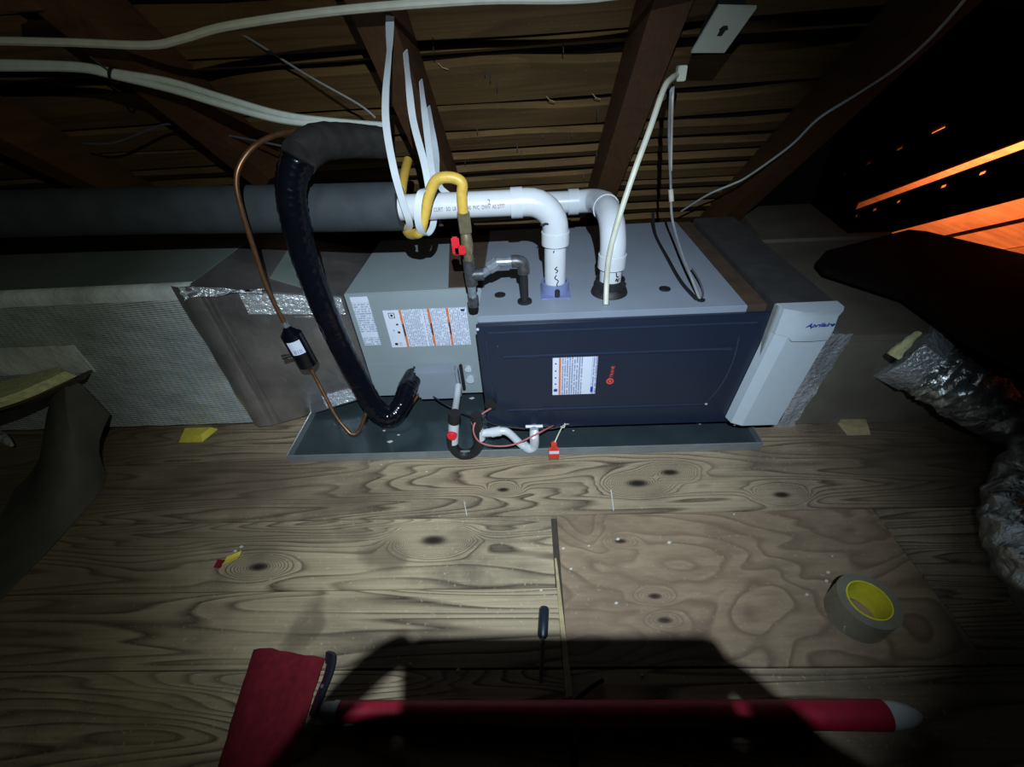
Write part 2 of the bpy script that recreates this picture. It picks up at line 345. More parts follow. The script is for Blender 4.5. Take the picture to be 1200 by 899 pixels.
def text(name, s, size, loc, xdir, ydir, mat, parent, ext=0.0004, sx=1.0, shear=0.0):
    c = bpy.data.curves.new(name, 'FONT'); c.body = s; c.size = size; c.extrude = ext; c.align_x = 'CENTER'; c.align_y = 'CENTER'; c.resolution_u = 3; c.shear = shear
    o = bpy.data.objects.new('tmp', c); COL.objects.link(o); bpy.context.view_layer.update()
    me = bpy.data.meshes.new_from_object(o.evaluated_get(bpy.context.evaluated_depsgraph_get())); bpy.data.objects.remove(o)
    X = Vector(xdir).normalized(); Y = Vector(ydir).normalized(); Y = (Y-X*Y.dot(X)).normalized(); Z = X.cross(Y); base = ORG[parent.name]
    for q in me.vertices: q.co = X*q.co.x*sx+Y*q.co.y+Z*q.co.z+Vector(loc)-base
    me.materials.clear(); me.materials.append(M[mat]); me.name = name
    r = bpy.data.objects.new(name, me); COL.objects.link(r); r.parent = parent; ORG[r.name] = base; return r
def V(*a): return Vector(a)

# ================================================================== SETTING
floor = struct('floor', MB().box(-3.2, 2.2, -1.9, 2.1, -0.05, -0.021), 'sub')
def board(x0, x1, y0, y1, mat='plank', name='plank', z1=0.0, gap=0.0015, skew=0.0):
    mb = MB(); mb.box(x0+gap, x1-gap, y0+gap, y1-gap, z1-0.021, z1, 0.0015)
    return obj(name, mb, mat, floor, False)
board(-3.2, -0.9, 0.17, 0.42); board(-0.9, 2.2, 0.17, 0.42); board(-3.2, 2.2, 0.42, 0.68); board(-3.2, 2.2, 0.68, 0.94)
board(-3.2, 2.2, 0.94, 1.20); board(-3.2, 2.2, 1.20, 1.46); board(-3.2, 2.2, 1.46, 2.0)
board(-3.2, 2.2, -0.09, 0.17, 'plank_back'); board(-3.2, 2.2, -0.347, -0.09, 'plank_back')
board(-3.2, 0.203, -0.572, -0.347); board(-3.2, 0.207, -0.765, -0.572)
board(-3.2, 0.21, -1.0, -0.765); board(-3.2, 0.21, -1.27, -1.0); board(-3.2, 2.2, -1.9, -1.27)
board(0.218, 1.17, -0.765, -0.347, 'ply', 'plywood_sheet', 0.001); board(1.17, 2.2, -0.765, -0.347)
board(0.222, 2.2, -1.0, -0.765); board(0.222, 2.2, -1.27, -1.0)

# roof: felt deck, skip sheathing boards, rafters
nrm = V(0, SL, 1).normalized(); dn = V(0, 1, -SL).normalized()
def rp(x, y, off=0.0): return V(x, y, SL*(Y0-y))+nrm*off
deck = MB()
YA, YB = -1.15, 1.98
deck.hexa([rp(-3.2, YA, 0.02), rp(1.33, YA, 0.02), rp(1.33, YB, 0.02), rp(-3.2, YB, 0.02)], [rp(-3.2, YA, 0.06), rp(1.33, YA, 0.06), rp(1.33, YB, 0.06), rp(-3.2, YB, 0.06)])
ceiling = struct('ceiling', deck, 'felt')
rows = [(0.335, 0.452), (0.463, 0.494), (0.516, 0.646), (0.660, 0.752), (0.770, 0.846), (0.864, 0.918), (0.936, 0.992), (1.010, 1.072), (1.09, 1.15), (1.17, 1.25), (1.27, 1.36), (1.38, 1.48), (1.5, 1.62)]
y = 0.32
while y > -1.1: rows.append((y-0.12, y)); y -= 0.135
rng = random.Random(3)
for (a, b) in rows:
    cuts = sorted([-3.2, 1.33, rng.choice((-0.185, -0.875)) if b > 0.3 else -0.875])
    for x0, x1 in zip(cuts[:-1], cuts[1:]):
        a += 0.003; b -= 0.004; n = 14; ph = rng.uniform(0, 6); tl = rng.uniform(-0.002, 0.012); vs = []
        for k in range(n+1):
            x = x0+0.002+(x1-x0-0.004)*k/n; wv = 0.008*math.sin(x*4.1+ph)+0.004*math.sin(x*11+ph*2); wv2 = 0.006*math.sin(x*3.3-ph)
            ya = a+wv*min(1, (b-a)*14); yb = b+wv2*min(1, (b-a)*14)
            vs += [rp(x, ya, -0.004-tl), rp(x, yb, -0.004+tl), rp(x, yb, 0.019), rp(x, ya, 0.019)]
        fs = [(i*4+k, i*4+(k+1) % 4, i*4+4+(k+1) % 4, i*4+4+k) for i in range(n) for k in range(4)]+[(3, 2, 1, 0), tuple(n*4+k for k in range(4))]
        obj('roof_board', MB().add(vs, fs), 'roofboard', ceiling, False)
for k, xc in enumerate((-2.95, -2.26, -1.565, -0.875, -0.185, 0.510, 1.195)):
    hw = 0.046; mb = MB(); ya, yb = YA, 1.84; d = -0.148
    mb.hexa([rp(xc-hw, ya, d), rp(xc+hw, ya, d), rp(xc+hw, yb, d), rp(xc-hw, yb, d)], [rp(xc-hw, ya, -0.006), rp(xc+hw, ya, -0.006), rp(xc+hw, yb, -0.006), rp(xc-hw, yb, -0.006)])
    obj('rafter', mb, 'rafter', ceiling, False)
for (u, v, L) in [(507, 42, .03), (660, 47, .022), (568, 78, .016), (574, 80, .022), (582, 92, .02), (700, 122, .03), (509, 128, .016), (559, 145, .02), (708, 146, .022), (606, 166, .02), (611, 175, .018), (636, 155, .012), (670, 153, .014), (699, 176, .016), (640, 190, .012), (560, 160, .012), (740, 160, .02), (684, 203, .014), (590, 205, .012), (545, 186, .012)]:
    p = atroof(u, v, 0.0)-nrm*0.004; obj('nail', MB().tube([p, p-nrm*L-V(0, 0, L*0.5)], 0.0016, 5), 'iron', ceiling)
for (u, v) in [(513, 72), (640, 111), (694, 108)]:      # splinters hanging off the boards
    p = atroof(u, v, 0.0)-nrm*0.005; obj('splinter', MB().tube([p, p+V(0.012, 0.0, -0.012), p+V(0.03, 0.004, -0.018)], 0.0016, 5), 'palewood', ceiling)
struct('wall_left', MB().box(-3.28, -3.2, -1.9, 2.1, -0.05, 3.0), 'darkboard')
# right partition of dark boards running with the slope, orange-lit bay behind it
CS = 0.61
def pb(c0, c1, y0, y1, x0=2.2, x1=2.225):
    q = [V(x0, y0, c0-CS*y0), V(x0, y1, c0-CS*y1), V(x0, y1, c1-CS*y1), V(x0, y0, c1-CS*y0)]
    return MB().prism(q, (x1-x0, 0, 0))
part = struct('wall_right', pb(1.52, 1.80, -0.3, 2.1), 'darkboard')
for c0, c1 in [(1.0, 1.172), (1.192, 1.226), (1.272, 1.502), (1.80, 2.05), (2.05, 2.35), (2.35, 2.7)]:
    obj('partition_mask_board', pb(c0, c1, -0.3, 2.1), 'darkboard', part, False)
gaps = [1.86, 1.84, 1.70, 1.66, 1.53, 1.475, 1.335, 1.27]      # strips added over the upper gap to leave four chinks of light
ys = [2.1, 1.862, 1.842, 1.705, 1.668, 1.525, 1.485, 1.350, 1.280, -0.3]
for a, b in zip(ys[0::2], ys[1::2]): obj('chink_cover', pb(1.496, 1.526, b, a, 2.19, 2.2), 'darkboard', part, False)
ys = [2.1, 1.752, 1.742, 1.615, 1.595, 1.500, 1.470, 1.358, 1.332, 1.20, 1.190, 1.14, 1.11, 0.985, 0.955, -0.3]
for a, b in zip(ys[0::2], ys[1::2]): obj('chink_cover', pb(1.166, 1.197, b, a, 2.19, 2.2), 'darkboard', part, False)
obj('partition_mask_board', MB().box(2.2, 2.225, -0.3, 0.54, 0.0, 0.66), 'darkboard', part, False)  # unseen board added to keep the orange light off the flex ducts
obj('chink_cover', pb(1.22, 1.28, 1.64, 2.1, 2.19, 2.2), 'darkboard', part, False)
bay = struct('wall_far_right', MB().box(2.66, 2.7, -0.6, 2.4, -0.05, 2.0), 'sub')
c = 0.42
for k, wd in enumerate((0.13, 0.12, 0.16, 0.16, 0.16, 0.16, 0.16, 0.16, 0.16)):
    x0 = 2.63+0.012*(k % 2); obj('plank', pb(c, c+wd-0.006, -0.5, 2.35, x0, 2.66), 'baywood', bay, False); c += wd

# ================================================================== FURNACE
ZT, ZB, W, D = 0.516, 0.062, 0.864, 0.745
fu = thing('furnace', (0.43, 0.37, 0.0), 'long horizontal gas furnace with navy front door and grey top', 'furnace')
obj('cabinet', MB().box(0, 0.80, 0.0, D, ZB, ZT, 0.003), 'grey', fu)
lab(obj('end_strip', MB().box(0.80, 0.862, 0.012, D, ZB, ZT-0.004, 0.002), 'brownstrip', fu), 'dark brown strip at the right end of the top')
door = lab(obj('door', MB().box(-0.006, 0.868, -0.02, -0.0005, ZB-0.004, ZT-0.017, 0.005), 'navy', fu), 'navy blue front door')
def rib(pts, r=0.0048): return obj('embossed_rib', MB().tube(pts, r, 8, 6), 'navyrib', door)
YD = -0.0205
def dz(u, v): return aty(u, v, YD)
rib([V(0.07, YD, 0.378), V(0.3, YD, 0.379), V(0.78, YD, 0.378)]); rib([V(0.07, YD, 0.150), V(0.4, YD, 0.151), V(0.74, YD, 0.150)])
rib([V(0.03, YD, 0.470), V(0.4, YD, 0.470), V(0.83, YD, 0.470)], 0.003)
rib([V(0.02, YD, 0.44), V(0.022, YD, 0.25), V(0.03, YD, 0.10)], 0.003)
rib([V(0.055, YD, 0.42), V(0.025+0.01, YD, 0.27), V(0.055, YD, 0.12)], 0.0022)
rib([V(0.79, YD, 0.42), V(0.795, YD, 0.33), V(0.782, YD, 0.235), V(0.75, YD, 0.155)], 0.0026)
for p in ((-0.001, -0.02, 0.485), (0.752, -0.02, 0.152)): obj('screw_glint', MB().disc(p, (0, -1, 0), 0.0045, 0.002, 10), 'whitepl', fu)  # white discs; the lower right one paints a small round highlight
# door notice
def quad_plate(name, a, b, c, d, th, mat, parent, n):
    n = Vector(n).normalized()*th; return obj(name, MB().hexa([a, b, c, d], [a+n, b+n, c+n, d+n]), mat, parent, False)
def plate(name, x0, x1, z0, z1, y, mat, parent, th=0.0008): return obj(name, MB().box(x0, x1, y-th, y, z0, z1), mat, parent, False)
nt = lab(plate('notice_label', 0.226, 0.369, 0.214, 0.368, -0.0200, 'print_c', fu), 'white notice label with an orange stripe')
plate('symbol_column', 0.2262, 0.246, 0.2145, 0.3675, -0.0208, 'paper', nt, 0.0003)
plate('orange_stripe', 0.246, 0.2525, 0.214, 0.368, -0.0208, 'orange', nt, 0.0004)
plate('blank_margin', 0.322, 0.352, 0.2145, 0.3675, -0.0208, 'paper', nt, 0.0003)
for k, z in enumerate((0.235, 0.262, 0.288, 0.316, 0.345)):
    obj('symbol', MB().disc((0.236, -0.0211, z), (0, -1, 0), 0.007 if k == 0 else 0.0045, 0.0004, 10 if k == 0 else 3), 'blueink' if k == 0 else 'ink', nt)
plate('footer_mark', 0.352, 0.361, 0.222, 0.245, -0.0208, 'blueink', nt, 0.0004)
lg = lab(obj('badge', MB().ring((0.415, -0.0202, 0.266), (0, -1, 0), [(0.0125, 0), (0.0125, 0.0015), (0.0075, 0.0015), (0.0075, 0)], 20).disc((0.415, -0.0202, 0.266), (0, -1, 0), 0.0045, 0.0015, 12), 'logo', fu), 'red round badge with lettering above it')
text('lettering', 'TRANE', 0.0150, (0.4195, -0.0206, 0.304), (0.05, 0, 1), (-1, 0, 0.05), 'logo', lg, 0.0006)
def plug(u, v, r): return lab(obj('hole_plug', MB().disc(atz(u, v, ZT), (0, 0, 1), r, 0.003, 20).disc(atz(u, v, ZT+0.003), (0, 0, 1), r*0.75, 0.003, 20), 'black', fu), 'black round hole plug')
plug(586, 346, 0.018); plug(779, 339, 0.018); plug(821, 352, 0.013)
gas_hole = atz(615, 354, ZT); obj('pipe_grommet', MB().ring(gas_hole, (0, 0, 1), [(0.013, 0), (0.023, 0), (0.023, 0.006), (0.013, 0.008)], 20), 'black', fu)
P1 = V(0.243, 0.150, ZT); P2 = V(0.414, 0.125, ZT)
g = lab(obj('flue_gasket', MB().box(P1.x-0.047, P1.x+0.047, P1.y-0.062, P1.y+0.047, ZT, ZT+0.004, 0.0015).ring(P1, (0, 0, 1), [(0.037, 0), (0.046, 0), (0.044, 0.034), (0.037, 0.034)], 28), 'clear', fu), 'blue-grey plastic vent gasket')
obj('gasket_clip', MB().box(P1.x-0.004, P1.x+0.012, P1.y-0.060, P1.y-0.045, ZT+0.004, ZT+0.028, 0.003), 'black', g)
lab(obj('rubber_boot', MB().ring(P2, (0, 0, 1), [(0.038, 0), (0.058, 0), (0.054, 0.012), (0.046, 0.020), (0.046, 0.045), (0.038, 0.045)], 28), 'black', fu), 'black rubber boot at the intake pipe')
for a in (0.3, 2.4, 4.0, 5.2): obj('boot_screw', MB().disc(P2+V(0.052*math.cos(a), 0.052*math.sin(a), 0.012), (0, 0, 1), 0.006, 0.008, 8), 'black', fu)

# ================================================================== EVAPORATOR COIL
YC, XL = 0.2, -0.478
co = thing('evaporator_coil', (-0.24, 0.4, 0.0), 'greenish grey steel coil cabinet left of the blue furnace door', 'coil cabinet')
cb = obj('cabinet', MB().box(XL, -0.003, YC, 0.70, 0.055, ZT-0.004, 0.003), 'coil', co)
lab(obj('lower_panel', MB().box(XL+0.002, -0.004, YC-0.004, YC-0.0005, 0.056, 0.214, 0.001), 'coil', co), 'lower access panel')
lab(obj('end_strip', MB().prism([V(-0.116, YC+0.012, ZT-0.004), V(-0.003, YC+0.012, ZT-0.004), V(-0.003, 0.695, ZT-0.004), V(-0.172, 0.695, ZT-0.004)], (0, 0, 0.002)), 'brownstrip', co, False), 'dark brown strip at the right end of the top')
rl = lab(plate('rating_label', -0.460, -0.398, 0.301, 0.500, YC-0.0002, 'print_a', co), 'narrow white rating label')
plate('header_band', -0.459, -0.399, 0.478, 0.4995, YC-0.0011, 'paper', rl, 0.0003); plate('blank_band', -0.459, -0.399, 0.335, 0.356, YC-0.0011, 'paper', rl, 0.0003)
wl = lab(plate('warning_label', -0.359, -0.062, 0.287, 0.443, YC-0.0002, 'print_b', co), 'wide white warning label with three orange stripes')
for x in (-0.302, -0.200, -0.134): plate('orange_stripe', x, x+0.0075, 0.287, 0.443, YC-0.0011, 'orange', wl, 0.0004); plate('dark_band', x+0.001, x+0.0065, 0.335, 0.385, YC-0.0016, 'iron', wl, 0.0003)
plate('symbol_column', -0.3585, -0.303, 0.2875, 0.4425, YC-0.0011, 'paper', wl, 0.0003)
dc = V(-0.331, YC-0.0015, 0.422)
obj('hazard_diamond', MB().ring(dc, (0, -1, 0), [(0.0155, 0), (0.0155, 0.0004), (0.0125, 0.0004), (0.0125, 0)], 4).disc(dc, (0, -1, 0), 0.005, 0.0004, 8), 'ink', wl)
for (x, z, s) in ((-0.335, 0.36, 0.009), (-0.318, 0.385, 0.005), (-0.318, 0.352, 0.006), (-0.338, 0.302, 0.007), (-0.322, 0.302, 0.008)): plate('pictogram', x-s, x+s*0.6, z-s*0.7, z+s*0.7, YC-0.0015, 'ink' if s < .0075 else 'print_a', wl, 0.0003)
plate('blank_column', -0.2225, -0.2175, 0.2875, 0.4425, YC-0.0011, 'paper', wl, 0.0003)
plate('maker_mark', -0.083, -0.069, 0.428, 0.436, YC-0.0011, 'ink', wl, 0.0004)
cv = lab(obj('connection_cover', MB().box(-0.290, -0.122, YC-0.050, YC-0.0045, 0.060, 0.206, 0.010), 'grey', co), 'raised square cover over the line connections')
lab(obj('cover_shade_strip', MB().box(-0.296, -0.290, YC-0.02, YC-0.0045, 0.12, 0.200, 0.001), 'black', co), 'dark strip for the shade along the cover edge')  # black strip put in for the shade at the cover's left edge
obj('drain_boss', MB().box(-0.118, -0.106, YC-0.02, YC-0.005, 0.08, 0.205, 0.003), 'black', co)
obj('drain_plug', MB().disc((-0.085, YC-0.0045, 0.180), (0, -1, 0), 0.013, 0.010, 16).disc((-0.085, YC-0.0145, 0.180), (0, -1, 0), 0.008, 0.004, 6), 'whitepl', co)
lab(obj('drain_plug', MB().disc((-0.083, YC-0.0045, 0.130), (0, -1, 0), 0.016, 0.012, 18), 'whitepl', co), 'white drain plug')

# ================================================================== AIR CLEANER
ac = thing('air_cleaner', (0.95, 0.3, 0.0), 'white fronted media air cleaner cabinet right of the blue door', 'air cleaner')
obj('case', MB().box(0.870, 1.036, -0.018, 0.74, ZB-0.01, 0.527, 0.003), 'darksteel', ac)
def slab(prof_l, prof_r): pass
# door: vertical face with a chamfer along its left edge, hood lip on top
z1 = 0.447
z0 = 0.088
sh = lambda pts: [V(q.x-0.034*(1-(q.z-z0)/(z1-z0)), q.y, q.z) for q in pts]
poly = lambda z: [V(0.866, -0.022, z), V(0.874, -0.052, z), V(0.905, -0.068, z), V(1.022, -0.068, z), V(1.032, -0.055, z), V(1.032, -0.022, z)]
lo, hi = sh(poly(z0)), sh(poly(z1)); n = 6
fd = lab(obj('filter_door', MB().add(lo+hi, [tuple(range(6))[::-1], tuple(range(6, 12))]+[(i, (i+1) % 6, 6+(i+1) % 6, 6+i) for i in range(6)]), 'whitepl', ac, False), 'white plastic filter door')
obj('edge_trim', MB().box(0.862, 0.868, -0.040, -0.018, 0.060, 0.530, 0.001), 'greycable', ac)
def hoodrow(z, out, sag): return [V(0.866, -0.022, z), V(0.872, -0.054, z), V(0.902, -0.066-out*0.4, z-sag*0.2), V(0.915, -0.070-out, z-sag), V(0.965, -0.072-out, z-sag*1.1), V(1.016, -0.070-out, z-sag), V(1.034, -0.056, z), V(1.034, -0.022, z)]
A, B, C_, D_ = hoodrow(0.449, 0.006, 0.014), hoodrow(0.470, 0.010, 0.0), hoodrow(0.512, 0.004, 0.0), hoodrow(0.532, 0.012, -0.002)
vs = A+B+C_+D_; fs = [tuple(range(8))[::-1], tuple(range(24, 32))]+[(r*8+i, r*8+(i+1) % 8, r*8+8+(i+1) % 8, r*8+8+i) for r in range(3) for i in range(8)]
hood = lab(obj('hood', MB().add(vs, fs), 'whitepl', ac), 'white curved hood with blue lettering')
text('lettering', 'Aprilaire', 0.0215, (0.972, -0.0825, 0.491), (1, 0, 0.02), (0, -0.2, 1), 'blueink', hood, 0.0008, 1.0, 0.25)
ft = []
for k in range(19):
    t = k/18; a = aty(972, 390, 0.005).lerp(aty(903, 500, 0.012), t); b = aty(1000, 392, 0.014).lerp(aty(926, 505, 0.014), t)
    ft.append([a.lerp(b, i/6)+V(random.uniform(-.003, .003), random.uniform(-.007, .003), random.uniform(-.003, .003)) for i in range(7)])
lab(obj('foil_tape', MB().sheet(ft, 0.0015), 'foiltape', ac), 'crinkled foil tape along the right edge')

# ================================================================== DUCTS
YF, ZD = 0.089, 0.615
du = thing('supply_duct', (-2.0, 0.35, 0.0), 'large silver foil-faced box duct at left', 'duct')
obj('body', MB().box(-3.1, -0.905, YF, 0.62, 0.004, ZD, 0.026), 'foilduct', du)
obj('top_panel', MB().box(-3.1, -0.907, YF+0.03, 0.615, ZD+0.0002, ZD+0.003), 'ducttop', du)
et = [[V(-3.1+2.193*i/40, YF-0.0018+0.030*(1-math.cos(a)), ZD+0.0035-0.030*(1-math.sin(a))-0.0) for i in range(41)] for a in [math.radians(k*15) for k in range(7)]]
et = [[V(-3.1+2.193*i/40, YF-0.0018, ZD-0.042) for i in range(41)]]+et
lab(obj('foil_tape', MB().sheet(et, 0.001), 'foiledge', du), 'foil tape along the top front edge')
a = aty(0, 408, YF); b = aty(0, 440, YF); lab(obj('foil_tape', MB().box(-2.6, aty(95, 415, YF).x, YF-0.002, YF-0.0002, b.z, a.z, 0.0005), 'foiledge', du), 'wide foil tape strip near the torn insulation')
tr = thing('duct_transition', (-0.7, 0.3, 0.0), 'foil taped transition duct between big silver duct and coil cabinet', 'duct')
lo = [V(-0.905, YF-0.002, 0.004), V(-0.482, YC, 0.06), V(-0.482, 0.60, 0.06), V(-0.905, 0.60, 0.004)]
hi = [V(-0.905, YF-0.002, ZD), V(-0.482, YC, 0.505), V(-0.482, 0.60, 0.505), V(-0.905, 0.60, ZD)]
obj('body', MB().hexa(lo, hi), 'foiltrans', tr, False)
def onface(s, t, off=0.003):       # point on the transition's front face
    a = lo[0].lerp(lo[1], s); b = hi[0].lerp(hi[1], s); p = a.lerp(b, t)
    n = (lo[1]-lo[0]).cross(hi[0]-lo[0]).normalized(); n = -n if n.y > 0 else n; return p+n*off
def facestrip(s0, s1, t0, t1, mat, l, nm='foil_tape', n=7):
    rows_ = [[onface(s0+(s1-s0)*i/n, t0+(t1-t0)*j/n, 0.003+random.uniform(-0.0014, 0.0016)) for i in range(n+1)] for j in range(n+1)]
    return lab(obj(nm, MB().sheet(rows_, 0.0012), mat, tr), l)
facestrip(0.30, 0.98, 0.845, 0.985, 'foiltape', 'crinkled bright foil tape along the top of the face', n=14)
facestrip(0.02, 0.12, 0.01, 0.97, 'foiltrans', 'dark foil tape down the left seam', n=10)
facestrip(0.55, 0.99, 0.015, 0.14, 'foiltape', 'bright foil tape along the bottom right', n=12)
facestrip(0.60, 0.90, 0.20, 0.82, 'foiltrans', 'dull foil patch on the face', n=8)
# collar where duct and transition meet: a crumpled foil lip
cr = []
for j in range(9):
    z = 0.02+(ZD+0.006-0.02)*j/8; cr.append([V(-0.955+random.uniform(-.006, .006), YF-0.003, z), V(-0.93, YF-0.012-random.uniform(0, .006), z), V(-0.905, YF-0.010-random.uniform(0, .006), z), V(-0.885, YF-0.001, z-0.003)])
lab(obj('foil_collar', MB().sheet(cr, 0.002), 'foiltrans', tr), 'crumpled foil collar at the duct joint')
cr = [[V(-0.93+random.uniform(-.008, .012)+0.028*i, YF-0.012+random.uniform(-.008, .006)+0.006*i, ZD-0.035+0.012*j+random.uniform(-.006, .006)-0.0066*i*j*0.3) for i in range(9)] for j in range(5)]
lab(obj('foil_tape', MB().sheet(cr, 0.002), 'foiltape', tr), 'bunched shiny foil at the top corner')

zt = 0.585; pa = [atz(314, 321, zt), atz(352, 323, zt), atz(338, 289, zt)]
def ontop(p): f = (p.x+0.905)/0.423; return V(p.x, p.y, ZD+(0.505-ZD)*f)
pa = [ontop(p) for p in pa]; lab(obj('bare_panel', MB().prism([p+V(0, 0, .0005) for p in pa], (0, 0, 0.0015)), 'ducttop', tr, False), 'bare grey patch on the top')
rd = thing('return_duct', (1.4, 0.4, 0.0), 'dull grey-brown box duct right of the white air cleaner', 'duct')
ang = math.radians(8); ca, sa = math.cos(ang), math.sin(ang)
def rbox(x0, x1, y0, y1, z0, z1):
    f = lambda x, y, z: V(1.07+x*ca+y*sa, 0.02-x*sa*0.2+y*ca, z)
    return MB().hexa([f(x0, y0, z0), f(x1, y0, z0), f(x1, y1, z0), f(x0, y1, z0)], [f(x0, y0, z1), f(x1, y0, z1), f(x1, y1, z1), f(x0, y1, z1)])
obj('body', rbox(0.0, 0.80, 0.0, 0.78, 0.004, 0.385), 'kraftduct', rd, False)
obj('rear_section', rbox(0.04, 0.42, 0.80, 1.25, 0.004, 0.40), 'kraftduct', rd, False)
lab(obj('seam_tape', rbox(-0.002, 0.80, -0.004, 0.012, 0.365, 0.388), 'kraftduct', rd, False), 'taped top front edge')
lab(obj('foil_tape', rbox(-0.03, 0.06, -0.008, 0.004, 0.375, 0.395), 'foiltape', rd), 'shiny foil scrap at the top left corner')
obj('seam_tape', rbox(0.0, 0.6, 0.77, 0.81, 0.386, 0.402), 'kraftduct', rd, False)

# flexible silver ducts
def flex(name, pts, r, label):
    t = thing(name, (pts[0][0], pts[0][1], 0), label, 'duct', None)
    mb = MB(); n = 46; P = [Vector(q) for q in pts]; Q = []
    for i in range(len(P)-1):
        a = P[max(i-1, 0)]; b = P[i]; c = P[i+1]; d = P[min(i+2, len(P)-1)]
        for k in range(16): t_ = k/16; Q.append(0.5*((2*b)+(c-a)*t_+(2*a-5*b+4*c-d)*t_*t_+(3*b-a-3*c+d)*t_**3))
    Q.append(P[-1]); seg = 40; rg = random.Random(len(label))
    mb.tube(Q, r, seg, 0, True, [r*(1+0.035*math.sin(i*1.3)) for i in range(len(Q))], 0.0)
    for i, q in enumerate(mb.v):
        k = i % seg; j = i//seg; q += (q-Q[min(j, len(Q)-1)])*(0.05*math.sin(k*1.1+j*0.8)+rg.uniform(-0.045, 0.045))
    obj('sleeve', mb, 'mylar', t); return t, Q
f1, q1 = flex('flex_duct', [aty(1062, 415, 0.03), aty(1085, 430, -0.01), aty(1118, 450, -0.05), aty(1158, 476, -0.08), aty(1215, 505, -0.11)], 0.088, 'silver flexible duct branching off the return duct at right')
lab(obj('foil_tape', MB().tube([aty(1056, 412, 0.035), aty(1082, 429, -0.01)], 0.09, 26, 0, True, [0.106, 0.095], 0.06), 'foiltape', f1), 'crumpled foil tape at the duct connection')
o = lab(obj('fiberglass_scrap', MB().tube([aty(1046, 418, -0.06), aty(1062, 402, -0.05), aty(1078, 390, -0.04)], 0.02, 10, 4, True, [0.018, 0.013, 0.008], 0.25), 'fiber', f1), 'tuft of fibreglass at the joint')
f2, q2 = flex('flex_duct', [atz(1275, 500, 0.1), atz(1232, 540, 0.1), atz(1208, 600, 0.1), atz(1225, 660, 0.1), atz(1290, 740, 0.1)], 0.092, 'silver crinkled flexible duct lying on floor at right frame edge')

# black sheet lying over the return duct
zz = 0.425
poly = [atz(956, 311, zz), atz(966, 300, zz), atz(1062, 275, zz), atz(1082, 277, zz), atz(1200, 317, zz)+V(0.1, 0.02, 0), atz(1290, 420, zz), atz(1200, 440, zz), atz(1128, 402, zz), atz(1058, 352, zz), atz(965, 322, zz)]
bs = obj('black_sheet', MB().prism(poly, (0, 0, 0.022)), 'lid', None, False); tag(bs, 'black flat sheet with rounded corner lying over the right-hand duct', 'sheet')
# drain pan
pn = thing('drain_pan', (0.1, 0.3, 0.0), 'galvanised steel drain pan under the furnace and coil', 'pan')
X0, X1, PY0, PY1 = -0.735, 0.945, -0.10, 0.80
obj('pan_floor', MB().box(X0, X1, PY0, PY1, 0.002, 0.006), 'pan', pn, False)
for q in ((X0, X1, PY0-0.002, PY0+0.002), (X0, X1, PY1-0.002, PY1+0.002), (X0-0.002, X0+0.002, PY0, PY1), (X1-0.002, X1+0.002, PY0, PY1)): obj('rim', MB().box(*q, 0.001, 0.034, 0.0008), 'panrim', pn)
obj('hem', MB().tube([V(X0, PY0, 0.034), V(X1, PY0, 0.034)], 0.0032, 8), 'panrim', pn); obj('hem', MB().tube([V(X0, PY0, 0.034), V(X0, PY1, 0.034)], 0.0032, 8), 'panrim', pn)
for (x, y, wh) in ((0.06, 0.06, 'front left corner of the furnace'), (0.78, 0.06, 'front right corner of the furnace'), (0.06, 0.66, 'rear left corner of the furnace'), (0.78, 0.66, 'rear right corner of the furnace'), (-0.42, 0.26, 'front of the coil cabinet'), (-0.42, 0.62, 'rear of the coil cabinet')):
    tag(obj('support_block', MB().box(x-0.04, x+0.04, y, y+0.06, 0.006, 0.0545 if x < 0 else 0.0575, 0.003), 'black'), 'black support block in the pan under the '+wh, 'block', 'support blocks in the pan')
tag(obj('support_block', MB().box(0.96, 1.02, 0.1, 0.6, 0.0, 0.0515, 0.003), 'black'), 'black support block under the right end, beneath the white air cleaner', 'block')
for u, v, s_, wh in ((457, 518, .012, 'below the black line loop'), (450, 505, .006, 'left, under the black line loop'), (467, 510, .006, 'right of the black line loop'), (553, 467, .012, 'behind the drain trap, by the door corner'), (672, 505, .004, 'right of the red float switch'), (820, 496, .014, 'at the right end before the air cleaner')):
    p = atz(u, v, 0.0065); tag(obj('paint_chip', MB().prism([p+V(-s_, 0, 0), p+V(0, -s_*.5, 0), p+V(s_, 0.1*s_, 0), p+V(.2*s_, s_*.6, 0)], (0, 0, 0.002)), 'debris'), 'pale debris chip in the drain pan, '+wh, 'debris', 'chips in the pan')

# ================================================================== PVC VENT PIPES
RPV = 0.0355
p1 = thing('vent_pipe', P1, 'front white plastic vent pipe with elbow, rising from blue-grey gasket', 'pipe')
ZP = 0.797
obj('vertical_pipe', MB().tube([P1+V(0, 0, 0.006), V(P1.x, P1.y, 0.70)], RPV-0.002, 28), 'pvc', p1)
obj('horizontal_pipe', MB().tube([V(-0.22, P1.y, ZP+0.003), V(0.13, P1.y, ZP)], RPV, 28), 'pvc', p1)
arc = [V(P1.x-0.10, P1.y, ZP), V(P1.x-0.082, P1.y, ZP)]+[V(P1.x-0.082+0.082*math.sin(a), P1.y, ZP-0.082+0.082*math.cos(a)) for a in [math.radians(k*11.25) for k in range(1, 9)]]+[V(P1.x, P1.y, ZP-0.10)]
el = obj('elbow', MB().tube(arc, RPV+0.003, 28), 'pvc', p1)
obj('hub', MB().tube([V(P1.x-0.128, P1.y, ZP), V(P1.x-0.095, P1.y, ZP)], RPV+0.0065, 28), 'pvc', el); obj('hub', MB().tube([V(P1.x, P1.y, ZP-0.088), V(P1.x, P1.y, ZP-0.125)], RPV+0.0065, 28), 'pvc', el)
fd_ = V(0, -0.79, 0.61).normalized()
